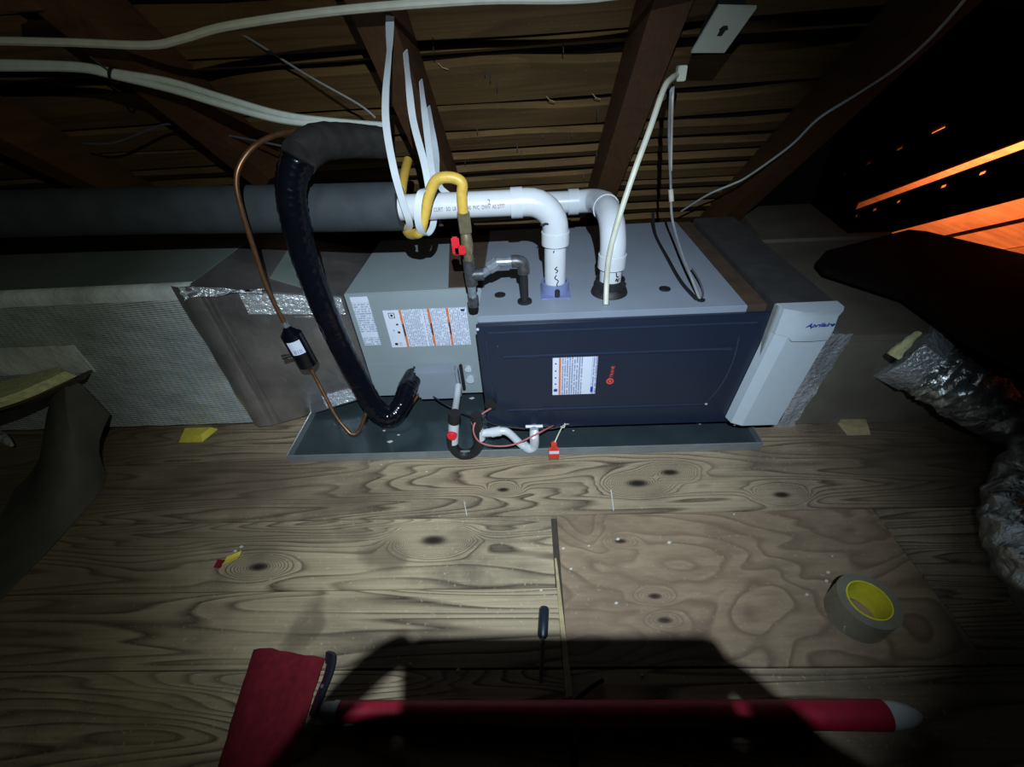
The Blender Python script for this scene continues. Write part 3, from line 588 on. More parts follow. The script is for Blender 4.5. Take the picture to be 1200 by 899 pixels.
def wraptext(name, s, size, x, ang, sp=1.0, sx=1.0):
    n = V(0, -math.cos(ang), math.sin(ang)); upv = V(0, math.sin(ang), math.cos(ang))
    return text(name, s, size, V(x, P1.y, ZP)+n*(RPV+0.0004), (1, 0, 0), upv, 'pvcink', p1, 0.0003, sx)
wraptext('pipe_print', 'A TIS 17 CURT   SO  LR   SCH 40  PVC  DWV  AS 2777', 0.0150, -0.022, math.radians(4), sx=0.68)
text('pencil_mark', '2', 0.02, V(0.055, P1.y, ZP)+V(0, -math.cos(.42), math.sin(.42))*(RPV+0.0006), (1, 0, 0.1), (0, math.sin(.42), math.cos(.42)), 'ink', p1, 0.0003)
def scrib(pts, par, name='marker_scrawl', r=0.0016): return obj(name, MB().tube(pts, r, 6, 4), 'ink', par)
yv = P1.y-RPV+0.0012
scrib([V(P1.x+0.000, yv, 0.592), V(P1.x+0.006, yv+.0003, 0.600), V(P1.x-0.003, yv, 0.605), V(P1.x+0.004, yv, 0.612)], p1)
scrib([V(P1.x+0.002, yv, 0.585), V(P1.x-0.003, yv, 0.575), V(P1.x+0.008, yv+.001, 0.565), V(P1.x+0.003, yv, 0.552), V(P1.x+0.013, yv+.002, 0.545)], p1)
scrib([V(P1.x-0.006, yv-.004, 0.695-.03), V(P1.x-0.008, yv-.004, 0.66)], p1)
a_ = V(P1.x-0.045, P1.y-RPV-0.004, ZP-0.055); scrib([a_, a_+V(0.012, 0.002, 0.004), a_+V(0.022, 0.006, 0.001)], p1, r=0.003)
p2 = thing('intake_pipe', P2, 'rear white plastic intake pipe with two elbows, rising from black rubber boot', 'pipe')
YH, ZH = 0.42, 0.713
obj('vertical_pipe', MB().tube([P2+V(0, 0, 0.004), P2+V(0, 0, 0.12)], RPV-0.002, 28), 'pvc', p2)
swp = [P2+V(0, 0, 0.10), P2+V(0, 0.004, 0.15), P2+V(0, 0.045, 0.195), P2+V(-0.002, 0.11, 0.215), P2+V(-0.004, 0.17, 0.215)]
el = obj('elbow', MB().tube(swp, RPV+0.003, 28, 5), 'pvc', p2)
obj('hub', MB().tube([P2+V(0, 0, 0.085), P2+V(0, 0, 0.125)], RPV+0.0065, 28), 'pvc', el); obj('hub', MB().tube([P2+V(-0.003, 0.15, 0.215), P2+V(-0.005, 0.185, 0.214)], RPV+0.0065, 28), 'pvc', el)
e2 = [P2+V(-0.004, 0.16, 0.215), P2+V(-0.008, 0.22, 0.212), V(P2.x-0.028, YH-0.02, ZH+0.006), V(P2.x-0.07, YH, ZH), V(P2.x-0.11, YH, ZH)]
el = obj('elbow', MB().tube(e2, RPV+0.002, 28, 5), 'pvc', p2); obj('hub', MB().tube([V(P2.x-0.075, YH, ZH), V(P2.x-0.11, YH, ZH)], RPV+0.0065, 28), 'pvc', el)
obj('horizontal_pipe', MB().tube([V(-1.2, YH, ZH+0.02), V(P2.x-0.09, YH, ZH)], RPV, 28), 'pvc', p2)
yv = P2.y-RPV+0.0015
scrib([V(P2.x+0.012, yv, 0.615), V(P2.x+0.006, yv, 0.606), V(P2.x+0.014, yv, 0.603)], p2); scrib([V(P2.x+0.010, yv, 0.595), V(P2.x+0.012, yv, 0.583), V(P2.x+0.018, yv+.002, 0.582)], p2)
scrib([V(P2.x+0.010, yv, 0.568), V(P2.x+0.013, yv, 0.577), V(P2.x+0.016, yv+.001, 0.566), V(P2.x+0.02, yv+.002, 0.576)], p2)

bp = tag(obj('pipe_insulation', MB().tube([V(-0.205, 0.16, 0.80), V(-0.6, 0.162, 0.812), V(-1.3, 0.164, 0.835), V(-3.15, 0.16, 0.87)], 0.066, 30, 6), 'foam'), 'thick black foam pipe insulation running left above the silver duct', 'pipe insulation')

# ================================================================== GAS LINE
YG = 0.078
def G(u, v, y=YG): return aty(u, v, y)
gx = G(549, 300).x; tz = G(550, 322).z
gp = thing('gas_pipe', (gx, YG, 0.5), 'iron gas pipe assembly with tee, elbow and shutoff valve before the pipes', 'gas pipe')
val = obj('shutoff_valve', MB().tube([V(gx, YG, 0.80), V(gx, YG, 0.745)], 0.019, 6).tube([V(gx, YG, 0.745), V(gx, YG, 0.735), V(gx, YG, 0.71), V(gx, YG, 0.69), V(gx, YG, 0.68)], 0.015, 14, 0, True, [0.014, 0.016, 0.018, 0.016, 0.013]).tube([V(gx, YG, 0.68), V(gx, YG, 0.66)], 0.014, 8).tube([V(gx, YG, 0.705), V(gx-0.012, YG-0.02, 0.705)], 0.008, 10), 'brass', gp)
lab(obj('valve_handle', MB().box(gx-0.040, gx-0.018, YG-0.030, YG-0.018, 0.690, 0.742, 0.004).box(gx-0.036, gx-0.002, YG-0.030, YG-0.016, 0.690, 0.716, 0.004), 'red', gp), 'red valve handle')
obj('tee', MB().tube([V(gx, YG, 0.664), V(gx, YG, 0.585)], 0.0185, 18).tube([V(gx, YG, tz), V(gx+0.04, YG, tz)], 0.0185, 18), 'iron', gp)
obj('drip_leg', MB().tube([V(gx-0.002, YG, 0.59), V(gx-0.002, YG, 0.53)], 0.0135, 14), 'galv', gp)
obj('drip_cap', MB().tube([V(gx-0.002, YG, 0.545), V(gx-0.002, YG, 0.512)], 0.0175, 8), 'iron', gp)
ex = gas_hole.x; ey = gas_hole.y; ez = G(612, 306).z
obj('union', MB().tube([V(gx+0.035, YG, tz), V(gx+0.062, YG, (tz+ez)/2)], 0.013, 14).tube([V(gx+0.058, YG, (tz+ez)/2), V(gx+0.086, YG, ez)], 0.019, 8), 'galv', gp)
obj('nipple', MB().tube([V(gx+0.08, YG, ez), V(ex-0.025, YG, ez)], 0.0135, 14), 'galv', gp)
obj('elbow', MB().tube([V(ex-0.034, YG, ez), V(ex-0.018, YG, ez), V(ex-0.004, YG, ez-0.006), V(ex, YG, ez-0.02), V(ex, YG, ez-0.038)], 0.0185, 16, 4), 'iron', gp)
lab(obj('riser', MB().tube([V(ex, YG, ez-0.03), V(ex, ey, ZT-0.02)], 0.0125, 14), 'black', gp), 'black pipe down to the furnace top')
yl = [V(gx, YG, 0.80), V(gx+0.002, YG, 0.845), G(541, 214), G(528, 208), G(512, 211), G(503, 228), G(498, 250), G(493, 270), G(487, 274, 0.10), G(478, 272, 0.15), G(470, 250, 0.24), G(472, 215, 0.34), G(478, 188, 0.46)]
gc = tag(obj('gas_connector', MB().tube(yl, 0.0145, 14, 7), 'yellow'), 'yellow coated flexible gas connector arching over the white vent pipe', 'gas connector')

# ================================================================== HANGER STRAPS
OFF = 0.215
hang = 'white pipe hanger straps'
def strap(pts, wd, label): return tag(obj('hanger_strap', MB().ribbon(pts, 0.019, wd), 'strap'), label, 'strap', hang)
def rf(u, v): return atroof(u, v, OFF)
r_ = (1, 0, 0)
strap([rf(457, 18), aty(456, 60, 0.19), aty(452, 110, 0.16), aty(453, 150, 0.13), aty(462, 200, 0.085), aty(473, 240, 0.080), aty(480, 262, 0.095), V(-0.205, 0.16, 0.730), V(-0.20, 0.235, 0.76)], [V(1, .2, 0), V(.7, -.7, 0), V(1, -.3, 0), V(1, 0, 0), V(1, 0, 0.1), V(1, 0, .2), r_, r_, r_], 'longest white hanger strap, leftmost, nailed to the left rafter')
strap([rf(475, 60), aty(478, 90, 0.25), aty(484, 140, 0.21), aty(497, 190, 0.15), aty(503, 222, 0.11)], [V(.3, 1, 0), V(.5, 1, 0), r_, r_, r_], 'second white hanger strap from the left, nailed to the rafter')
strap([rf(493, 94), aty(496, 120, 0.31), aty(501, 160, 0.26), aty(506, 200, 0.20), aty(510, 222, 0.16)], [V(.2, 1, 0), V(.6, 1, 0), r_, r_, r_], 'third white hanger strap, just behind the second')
strap([rf(502, 125), aty(506, 150, 0.395), aty(511, 180, 0.405), aty(518, 222, 0.43), V(0.02, 0.375, 0.71)], [V(.3, 1, 0), V(.5, .7, 0), r_, r_, r_], 'rightmost, shortest white hanger strap, holding the rear pipe')
RW = RPV+0.002
lp = [aty(501, 221, 0.10), aty(493, 226, 0.06), aty(489.5, 248, 0.042), aty(491.5, 266, 0.05), aty(498, 276, 0.08), aty(506, 268, 0.12), aty(509, 254, 0.17), aty(511, 232, 0.19), aty(507, 222, 0.15), aty(501, 221, 0.10)]
strap(lp, r_, 'white strap loop round the end of the vent pipe and yellow connector')

# ================================================================== REFRIGERANT LINES
sl_p = [aty(452, 168, 0.34), aty(410, 165, 0.26), aty(372, 168, 0.16), aty(350, 185, 0.08), aty(341, 215, 0.06), aty(344, 250, 0.05), aty(357, 300, 0.05), aty(375, 350, 0.05), aty(397, 400, 0.05), aty(420, 445, 0.03), aty(440, 478, 0.01), aty(457, 488, 0.01), aty(470, 474, 0.05), aty(477, 455, 0.11), aty(482, 446, 0.15), V(-0.289, 0.181, 0.150)]
sl_p[-1] = V(-0.300, 0.182, sl_p[-2].z-0.004)
su = thing('suction_line', (sl_p[10].x, 0.1, 0.0), 'thick black taped refrigerant line looping down to the coil cover', 'refrigerant line')
SMN = 12; mb = MB().tube(sl_p[3:], 0.036, 22, SMN, True, [0.041]+[0.037]*4+[0.036]*4+[0.034]*4)
ctr = [sum(mb.v[i*22:(i+1)*22], V(0, 0, 0))/22 for i in range(len(mb.v)//22)]
rg = random.Random(4)
for i, q in enumerate(mb.v): q += V(rg.uniform(-1, 1), rg.uniform(-1, 1), rg.uniform(-1, 1))*0.0010
for i, q in enumerate(mb.v): q += (q-ctr[i//22])*(0.05*(((i//22)+(i % 22)*3/22) % 3)/3)
obj('taped_sleeve', mb, 'blackgloss', su)
mb = MB().tube(sl_p[:4], 0.046, 22, 6, True, [0.042, 0.046, 0.048, 0.046], 0.03); lab(obj('insulation_end', mb, 'roughfoam', su), 'rough matt black foam section')
cp = [aty(358, 152, 0.22), aty(328, 157, 0.15), aty(300, 170, 0.09), aty(282, 192, 0.05), aty(277, 215, 0.03), aty(283, 245, 0.02), aty(297, 290, 0.02), aty(312, 335, 0.03), aty(333, 378, 0.045)]
dr0, dr1 = aty(338, 386, 0.045), aty(363, 430, 0.05)
cp2 = [dr1, aty(372, 447, 0.04), aty(392, 485, 0.0), aty(405, 502, -0.02), aty(413, 509, -0.03), aty(421, 504, -0.02), aty(430, 482, 0.0), aty(436, 468, 0.03), aty(440, 480, 0.05), aty(449, 497, 0.055), aty(470, 488, 0.08), V(-0.29, 0.19, 0.075)]
ll = thing('liquid_line', (dr0.x, 0.05, 0.0), 'thin copper refrigerant line curving down left of the black line', 'refrigerant line')
obj('copper_tube', MB().tube(cp+[dr0], 0.0068, 10, 6), 'copper', ll); obj('copper_tube', MB().tube(cp2, 0.0062, 10, 6), 'copper', ll)
ax = (dr1-dr0).normalized(); L = (dr1-dr0).length
fdb = lab(obj('filter_drier', MB().tube([dr0-ax*0.012, dr0+ax*0.006, dr0+ax*0.016, dr1-ax*0.014, dr1-ax*0.004, dr1+ax*0.008], 0.03, 22, 0, True, [0.009, 0.024, 0.0335, 0.0335, 0.022, 0.009]), 'blackgloss', ll), 'black filter drier canister')
obj('drier_port', MB().tube([dr0+ax*L*0.62, dr0+ax*L*0.62+V(-0.052, -0.018, 0.0)], 0.006, 10).tube([dr0+ax*L*0.62+V(-0.048, -0.016, 0), dr0+ax*L*0.62+V(-0.060, -0.02, 0)], 0.008, 8), 'black', fdb)
side = V(0.35, -0.92, 0.15); side = (side-ax*side.dot(ax)).normalized(); tg = ax.cross(side)
lr = [[dr0+ax*L*(0.20+0.32*j/4)+(side*math.cos(t)+tg*math.sin(t))*0.0342 for t in [(-0.62+1.24*i/8) for i in range(9)]] for j in range(5)]
lbq = lab(obj('drier_label', MB().sheet(lr, 0.0008), 'paper', fdb), 'white label on the drier')
for t in (-0.35, -0.2, -0.02, 0.18, 0.3):
    p = dr0+ax*L*0.40; q = [[p+ax*L*0.09*j+(side*math.cos(t+0.04*i)+tg*math.sin(t+0.04*i))*0.0349 for i in range(2)] for j in range(2)]
    obj('bar_mark', MB().sheet(q, 0.0006), 'blueink', lbq)
lab(obj('flare_nut', MB().tube([dr0-ax*0.026, dr0-ax*0.008], 0.0105, 8), 'galv', ll), 'silver fitting above the drier')

# ================================================================== CONDENSATE DRAIN
YT = -0.095
T = lambda u, v, y=YT: aty(u, v, y)
cdn = thing('condensate_drain', (-0.08, YT, 0.0), 'white and black condensate drain trap below the coil cover', 'drain trap')
a0 = V(-0.112, 0.158, 0.135)
obj('inlet_pipe', MB().tube([aty(537, 452, 0.155), aty(535, 470, 0.06), T(532, 490)], 0.0125, 14, 4), 'pvc', cdn)
lab(obj('rubber_coupling', MB().tube([T(533, 484), T(532, 494)], 0.021, 16), 'black', cdn), 'black rubber coupling')
obj('clamp_tee', MB().tube([T(532, 493), T(531, 518)], 0.0185, 16), 'pvc', cdn)
cpn = V(0, -1, 0.35).normalized(); c0 = T(531, 507)+cpn*0.012
lab(obj('clean_out_cap', MB().tube([c0, c0+cpn*0.014], 0.0165, 10).tube([c0+cpn*0.014, c0+cpn*0.022], 0.009, 6), 'red', cdn), 'red clean-out cap')
ub = [T(529.5, 512), T(530, 520), T(535, 529), T(545, 533), T(556, 529), T(561, 520), T(560, 508), T(559, 496)]
lab(obj('trap_bend', MB().tube(ub, 0.0185, 18, 5), 'black', cdn), 'black U-shaped trap bend')
obj('outlet_tee', MB().tube([T(558, 494), T(563, 514)], 0.0175, 16).tube([T(562, 508), T(580, 507)], 0.014, 14), 'pvc', cdn)
lab(obj('rubber_coupling', MB().tube([T(558, 486), T(559, 496)], 0.019, 16), 'black', cdn), 'black cap on the outlet tee')
obj('outlet_pipe', MB().tube([T(570, 507), T(588, 505), T(597, 508), T(612, 522), T(622, 527)], 0.0135, 14, 4).tube([T(576, 507), T(587, 505)], 0.017, 14), 'pvc', cdn)
obj('outlet_elbow', MB().tube([T(613, 521), T(620, 526), T(626, 522), T(626, 508), T(626, 500, 0.0)], 0.0165, 14, 4), 'pvc', cdn)
obj('tail_pipe', MB().tube([T(616, 500, -0.06), T(636, 499.5, -0.06)], 0.006, 10), 'pvc', cdn)
bc = T(575, 474, -0.04); lab(obj('cable_bushing', MB().disc(V(0.0, -0.025, 0.0)+V(bc.x, 0, bc.z), (0, -1, 0), 0.020, 0.02, 18), 'black', fu), 'round black wire bushing low on the door')
pk = tag(obj('pink_wire', MB().tube([V(bc.x, -0.05, bc.z-0.01), T(563, 487, -0.09), T(555, 500, -0.12), T(557, 512, -0.125), T(566, 520, -0.125), T(585, 523, -0.12), T(605, 520, -0.12), T(630, 508, -0.115), T(648, 499, -0.04)], 0.0028, 7, 6), plain('pink_wire_jacket', (0.55, 0.16, 0.16), 0.5)), 'thin pink wire looping from door bushing across the white drain', 'wire')
fl = thing('float_switch', T(649, 530, -0.11), 'small red float switch clipped on the pan edge', 'float switch')
fb = T(649, 532, -0.11)
obj('switch_body', MB().box(fb.x-0.018, fb.x+0.018, -0.125, -0.103, 0.004, 0.050, 0.004).box(fb.x-0.010, fb.x+0.009, -0.122, -0.104, 0.048, 0.082, 0.005), 'redorange', fl)
lab(obj('switch_label', MB().box(fb.x-0.017, fb.x+0.017, -0.1262, -0.1250, 0.036, 0.049), 'paper', fl, False), 'white label')
for s in (-1, 1): obj('bracket_screw', MB().disc((fb.x+0.014*s, -0.125, 0.011), (0, -1, 0), 0.0035, 0.003, 8), 'brass', fl)
yw = V(fb.x+0.003, -0.113, 0.08)
obj('yellow_wire', MB().tube([yw, yw+V(0.012, 0.02, 0.014), T(660, 499, -0.06), T(666, 497, -0.04)], 0.0022, 6, 4), 'cream', fl); obj('white_wire', MB().tube([T(657, 500, -0.06), T(661, 501, -0.06), T(662, 496, -0.05)], 0.0022, 6, 3), 'cream', fl)
tag(obj('black_wire', MB().tube([T(508, 465, 0.14), T(522, 474, 0.1), T(548, 487, 0.06), T(565, 492, -0.03), T(590, 500, -0.035), T(640, 503, -0.035), T(668, 497, -0.03)], 0.0032, 7, 6), 'black'), 'black wire running under the furnace door behind the drain', 'wire')

# ================================================================== CABLES
def cable(name, pts, r, mat, label, sm=6, cat='cable'): return tag(obj(name, MB().tube(pts, r, 9, sm), mat), label, cat)
wc = [rf(795, 84)+V(0, -0.02, 0), aty(793, 88, 0.30), aty(787, 92, 0.25), aty(778, 104, 0.21), aty(762, 150, 0.15), aty(742, 205, 0.10), aty(724, 260, 0.075), aty(714, 300, 0.07), aty(711, 330, 0.07), aty(710, 356, 0.06)]
wc[-1] = atz(710, 357, ZT+0.004)
fx = cable('power_cable', wc, 0.0078, 'cream', 'thick cream cable from right rafter down before the white pipes')
obj('cable_clamp', MB().disc(atz(710, 357, ZT), (0, 0, 1), 0.010, 0.008, 8), 'galv', fx)
st = rf(796, 84); obj('cable_staple', MB().box(st.x-0.012, st.x+0.012, st.y-0.03, st.y-0.005, st.z-0.02, st.z+0.015, 0.002), 'cream', fx)
th = [rf(788, 100), aty(786, 110, 0.34), aty(784, 160, 0.42), aty(786, 215, 0.46), aty(787, 250, 0.44), aty(791, 270, 0.40), aty(800, 300, 0.26), aty(810, 325, 0.13), atz(820, 351, ZT+0.003)]
tw = cable('thermostat_wire', th, 0.0042, 'greycable', 'thin grey control wire hanging from right rafter to furnace top')
obj('wire_strand', MB().tube([rf(789, 102), aty(788, 120, 0.34), aty(787, 160, 0.415), aty(786.5, 200, 0.455)], 0.0036, 7, 5), 'cream', tw)
obj('wire_sleeve', MB().tube([aty(786, 222, 0.46), aty(787, 236, 0.452)], 0.0085, 10), 'cream', tw)
obj('wire_strand', MB().tube([aty(811, 315, 0.22), aty(820, 330, 0.13), aty(824, 343, 0.08), atz(822, 351, ZT+0.003)], 0.0028, 7, 5), 'grey_wire_dark', tw)
cable('black_cable', [aty(765, 250, 0.70), atz(768, 275, ZT+0.006), atz(782, 302, ZT+0.006), atz(798, 330, ZT+0.006), atz(816, 350, ZT+0.008)], 0.0055, 'black', 'black cable lying across the grey furnace top to its corner hole')
cable('ceiling_cable', [aty(-60, 47, 0.13), aty(0, 48, 0.13), aty(85, 50, 0.13), aty(175, 53, 0.12), aty(215, 45, 0.11), aty(270, 30, 0.10), aty(400, 12, 0.09), aty(560, 0, 0.08), aty(700, -3, 0.08), aty(850, -30, 0.08)], 0.0085, 'cream', 'upper pale cable crossing under the rafters along top left')
bd = thing('cable_bundle', aty(200, 100, 0.25), 'thick white cable bundle sagging from left edge to the black elbow', 'cable')
for k, (dy, dzv, r) in enumerate(((0, 0, .0085), (0.006, 5, .008), (-0.004, 9, .008))):
    obj('cable', MB().tube([aty(-60, 74+dzv*.6, 0.22+dy), aty(0, 74+dzv*.6, 0.22+dy), aty(90, 77+dzv*.4, 0.22+dy), aty(135, 85+dzv*.5, 0.22+dy), aty(200, 96+dzv, 0.23+dy), aty(260, 114+dzv, 0.25+dy), aty(330, 134+dzv*.8, 0.28+dy), aty(390, 142+dzv*.5, 0.32+dy), aty(455, 147+dzv*.6, 0.40+dy)], r, 9, 6), 'cable', bd)
tie = aty(134, 88, 0.215); obj('cable_tie', MB().ring(tie, (0.9, 0, -0.4), [(0.018, -0.003), (0.02, -0.003), (0.02, 0.003), (0.018, 0.003)], 16).tube([tie, tie+V(-0.03, -0.01, 0.04)], 0.0025, 6), 'black', bd)
cable('thin_wire', [aty(180, -20, 0.4), aty(230, 12, 0.4), aty(290, 44, 0.4), aty(360, 88, 0.42), aty(420, 122, 0.44), aty(440, 138, 0.45)], 0.0032, 'greycable', 'thin grey wire slanting down across the two pale cables')
cable('slack_wire', [aty(98, 168, 0.5), aty(130, 168, 0.5), aty(160, 158, 0.5), aty(192, 146, 0.5), aty(220, 147, 0.5), aty(250, 155, 0.5), aty(290, 163, 0.5), aty(330, 171, 0.5)], 0.0035, 'grey_wire_dark', 'dim slack wire hanging in the dark above the black insulation')
cable('attic_wire', [atroof(798, 250, 0.17)+V(0, 0, 0.01), atroof(830, 228, 0.19), atroof(858, 216, 0.2), atroof(876, 207, 0.2), atroof(925, 172, 0.21), atroof(958, 140, 0.21), atroof(1000, 113, 0.21), atroof(1050, 80, 0.21), atroof(1090, 45, 0.21), atroof(1130, 0, 0.21), atroof(1150, -30, 0.21)], 0.0042, 'cable', 'long pale wire running up the right-hand rafter')
# junction box on the right rafter
jb = thing('junction_box', rf(848, 35), 'ivory outlet box and cover plate beside the right rafter', 'electrical box')
q = [atroof(842, 8, 0.225), atroof(887, 9, 0.225), atroof(849, 62, 0.225), atroof(810, 62, 0.225)]
obj('cover_plate', MB().hexa(q, [p+nrm*0.006 for p in q]), 'plate', jb, False)
cq = sum(q, V(0, 0, 0))/4; obj('box', MB().hexa([cq+(p-cq)*0.86+nrm*0.007 for p in q], [cq+(p-cq)*0.6+nrm*0.05 for p in q]), 'darksteel', jb, False)
xd = (q[1]-q[0]).normalized(); yd = (q[0]-q[3]).normalized()
obj('outlet_hole', MB().prism([cq-nrm*0.001+xd*a_+yd*b_ for a_, b_ in ((-.006, -.012), (.006, -.012), (.007, .004), (.012, .006), (.005, .016), (-.005, .016), (-.011, .006), (-.007, .004))], nrm*0.0012), 'black', jb, False)
# top left corner board end and right brace
tag(obj('wood_scrap', MB().hexa([aty(0, -6, 0.1), aty(44, -4, 0.1), aty(46, 12, 0.1), aty(0, 14, 0.1)], [aty(0, -6, 0.1)+V(0, .05, 0), aty(44, -4, 0.1)+V(0, .05, 0), aty(46, 12, 0.1)+V(0, .05, 0), aty(0, 14, 0.1)+V(0, .05, 0)]), 'rafter', None, False), 'brown wood board end at the top left corner', 'wood')
a, b, c_, d_ = atx(1156, 13, 1.55), atx(1210, 12, 1.55), atx(1210, -30, 1.55), atx(1172, -30, 1.55)
tag(obj('wood_brace', MB().hexa([a, b, c_, d_], [p+V(0.04, 0, 0) for p in (a, b, c_, d_)]), 'rafter', None, False), 'short wooden brace end at the top right corner', 'wood')

# ================================================================== LEFT: KRAFT SHEET AND INSULATION
ki = thing('insulation_blanket', atz(60, 640, 0.0), 'dark paper-faced insulation blanket slumped on floor before the silver duct', 'insulation')
top = [aty(128, 486, 0.04), aty(77, 440, 0.02), aty(56, 486, -0.02), aty(50, 530, -0.08), aty(32, 560, -0.16), aty(0, 585, -0.22), aty(-60, 600, -0.3)]
bot = [atz(124, 556, 0.004), atz(118, 574, 0.004), atz(92, 606, 0.004), atz(62, 640, 0.004), atz(30, 672, 0.004), atz(0, 704, 0.004), atz(-60, 770, 0.004)]
rows_ = []
for j in range(6):
    t_ = j/5; rows_.append([a.lerp(b, t_)+V(0, 0, 0.05*math.sin(math.pi*t_)*(0.4+0.2*math.sin(i)))+V(0, -0.03*math.sin(math.pi*t_), 0) for i, (a, b) in enumerate(zip(top, bot))])
def dense(rows_, k=3):
    out = []
    for r in rows_:
        q = []
        for i in range(len(r)-1):
            a = r[max(i-1, 0)]; b = r[i]; c = r[i+1]; d = r[min(i+2, len(r)-1)]
            for m in range(k):
                t = m/k; q.append(0.5*((2*b)+(c-a)*t+(2*a-5*b+4*c-d)*t*t+(3*b-a-3*c+d)*t**3))
        q.append(r[-1]); out.append(q)
    return out
obj('paper_facing', MB().sheet(dense(rows_), 0.006), 'kraft', ki)
e0 = [aty(78, 437, 0.0), aty(50, 450, -0.05), aty(20, 463, -0.10), aty(-20, 476, -0.15), aty(-80, 492, -0.20)]
e1 = [aty(70, 433, 0.075), aty(46, 438, 0.075), aty(18, 446, 0.07), aty(-20, 455, 0.06), aty(-80, 466, 0.05)]
lab(obj('fiberglass_edge', MB().sheet(dense([e1, [(p+q)/2+V(0, 0, 0.012) for p, q in zip(e0, e1)], e0, [p+V(0.0, 0.02, -0.022) for p in e0]], 5), 0.016), 'fiber', ki), 'torn yellow fibreglass edge')
u1 = [p+V(0, 0.015, -0.03) for p in e0]; lab(obj('paper_flap', MB().sheet(dense([[p+V(0, 0.0, -0.028) for p in e0], [p+V(-0.0, 0.03, -0.05) for p in e0], [p+V(-0.02, 0.10, -0.055) for p in e0]], 3), 0.004), 'brownstrip', ki), 'brown paper flap under the torn edge')
tag(obj('foil_scrap', MB().tube([atz(-30, 500, 0.06), atz(0, 512, 0.06), atz(14, 522, 0.05)], 0.018, 10, 3, True, [0.02, 0.02, 0.006], 0.1), 'foiltape'), 'small scrap of shiny foil at the left edge under the blanket', 'scrap')

# ================================================================== LOOSE THINGS ON THE FLOOR
HT = 0.082; c = atz(1019, 703, HT); c.z = 0.0; tp = thing('tape_roll', c, 'clear packing tape roll with yellow core lying on the plywood', 'tape')
obj('tape_wrap', MB().ring(c, (0, 0, 1), [(0.047, 0.002), (0.066, 0.002), (0.066, HT-0.002), (0.047, HT-0.002)], 40), 'tapeclear', tp)
lab(obj('core', MB().ring(c, (0, 0, 1), [(0.044, 0.001), (0.0468, 0.001), (0.0468, HT), (0.044, HT)], 40), 'tapecore', tp), 'yellow cardboard core')
sd = thing('screwdriver', atz(637, 760, 0.0), 'screwdriver with dark blue handle lying beside the floor gap', 'screwdriver')
s0, s1, s2 = atz(638, 712, 0.03), atz(636, 748, 0.03), atz(634, 800, 0.016)
obj('handle', MB().tube([s0, s0.lerp(s1, .08), s0.lerp(s1, .5), s0.lerp(s1, .9), s1], 0.014, 12, 0, True, [0.010, 0.0125, 0.0125, 0.0125, 0.008]), 'handle', sd)
obj('shaft', MB().tube([s1, s2], 0.005, 8), 'steel', sd)
q0, q1_, q2_ = atz(651, 655, 0.004), atz(658, 740, 0.008), atz(668, 838, 0.012)
tag(obj('wood_strip', MB().hexa([q0+V(-.003, 0, -.003), q0+V(.003, 0, -.003), q2_+V(.011, 0, -.011), q2_+V(-.006, 0, -.011)], [q0+V(-.003, 0, .004), q0+V(.003, 0, .004), q2_+V(.011, 0, .006), q2_+V(-.006, 0, .006)]), 'palewood', None, False), 'pale thin wood strip lying along the gap beside the plywood', 'wood strip')
pl = thing('red_pole', V(0.3, -0.86, 0.0), 'long red pole with pale end caps lying across the bottom foreground', 'pole')
a, b = V(-0.295, -0.853, 0.022), V(0.865, -0.862, 0.026); dx = (b-a).normalized()
obj('pole_sleeve', MB().tube([a, b], 0.0215, 20, 0, True, [0.0205, 0.0275]), 'redpole', pl)
lab(obj('end_cap', MB().tube([a+dx*0.004, a-dx*0.012, a-dx*0.016, a-dx*0.034, a-dx*0.043, a-dx*0.047], 0.02, 18, 0, True, [0.0195, 0.0215, 0.019, 0.0185, 0.013, 0.006]), 'cap', pl), 'pale grey rounded left cap')
lab(obj('end_cap', MB().tube([b-dx*0.004, b+dx*0.02, b+dx*0.045, b+dx*0.063, b+dx*0.072], 0.026, 18, 0, True, [0.0265, 0.0255, 0.021, 0.013, 0.005]), 'cap', pl), 'pale tapered right cap')
rp_ = thing('red_pouch', atz(320, 830, 0.0), 'flat red fabric pouch with dark strap at bottom left', 'pouch')
A0, B0 = atz(300, 760, 0.028), atz(378, 772, 0.028); A1, B1 = atz(238, 960, 0.028), atz(318, 960, 0.028)
rw = []
for j in range(13):
    a = A0.lerp(A1, j/12); b = B0.lerp(B1, j/12); rw.append([a.lerp(b, i/8)+V(rg.uniform(-.002, .002), rg.uniform(-.002, .002), 0.004*math.sin(i*0.8)+rg.uniform(-.001, .001)-(0.012 if i in (0, 8) else 0)) for i in range(9)])
obj('fabric_body', MB().sheet(rw, 0.022), 'redfabric', rp_)
h = [atz(383, 770, 0.03), atz(388, 774, 0.036), atz(384, 792, 0.04), atz(376, 812, 0.04), atz(366, 840, 0.03)]
lab(obj('strap', MB().ribbon(h, 0.026, V(0.75, 0.1, 0.65), 0.004), 'handle', rp_), 'dark webbing strap'); obj('rivet', MB().disc(atz(378, 804, 0.047), (0, -.4, 1), 0.004, 0.003, 8), 'steel', rp_)
for u, v, lb, wdt in ((232, 512, 'yellow block tucked beneath the left silver duct', 0.06), (1004, 503, 'yellowish wood shim beneath the right-hand duct', 0.05)):
    p = atz(u, v, 0.0); m_ = 'yellowblock' if u < 600 else 'palewood'
    tag(obj('shim_block', MB().hexa([p+V(-wdt, -.03, 0.0005), p+V(wdt*.6, -.03, 0.0005), p+V(wdt, .04, 0.0005), p+V(-wdt, .04, 0.0005)], [p+V(-wdt*.8, -.01, 0.022), p+V(wdt*.5, -.01, 0.022), p+V(wdt*.8, .03, 0.022), p+V(-wdt, .03, 0.022)]), m_, None, False), lb, 'block')
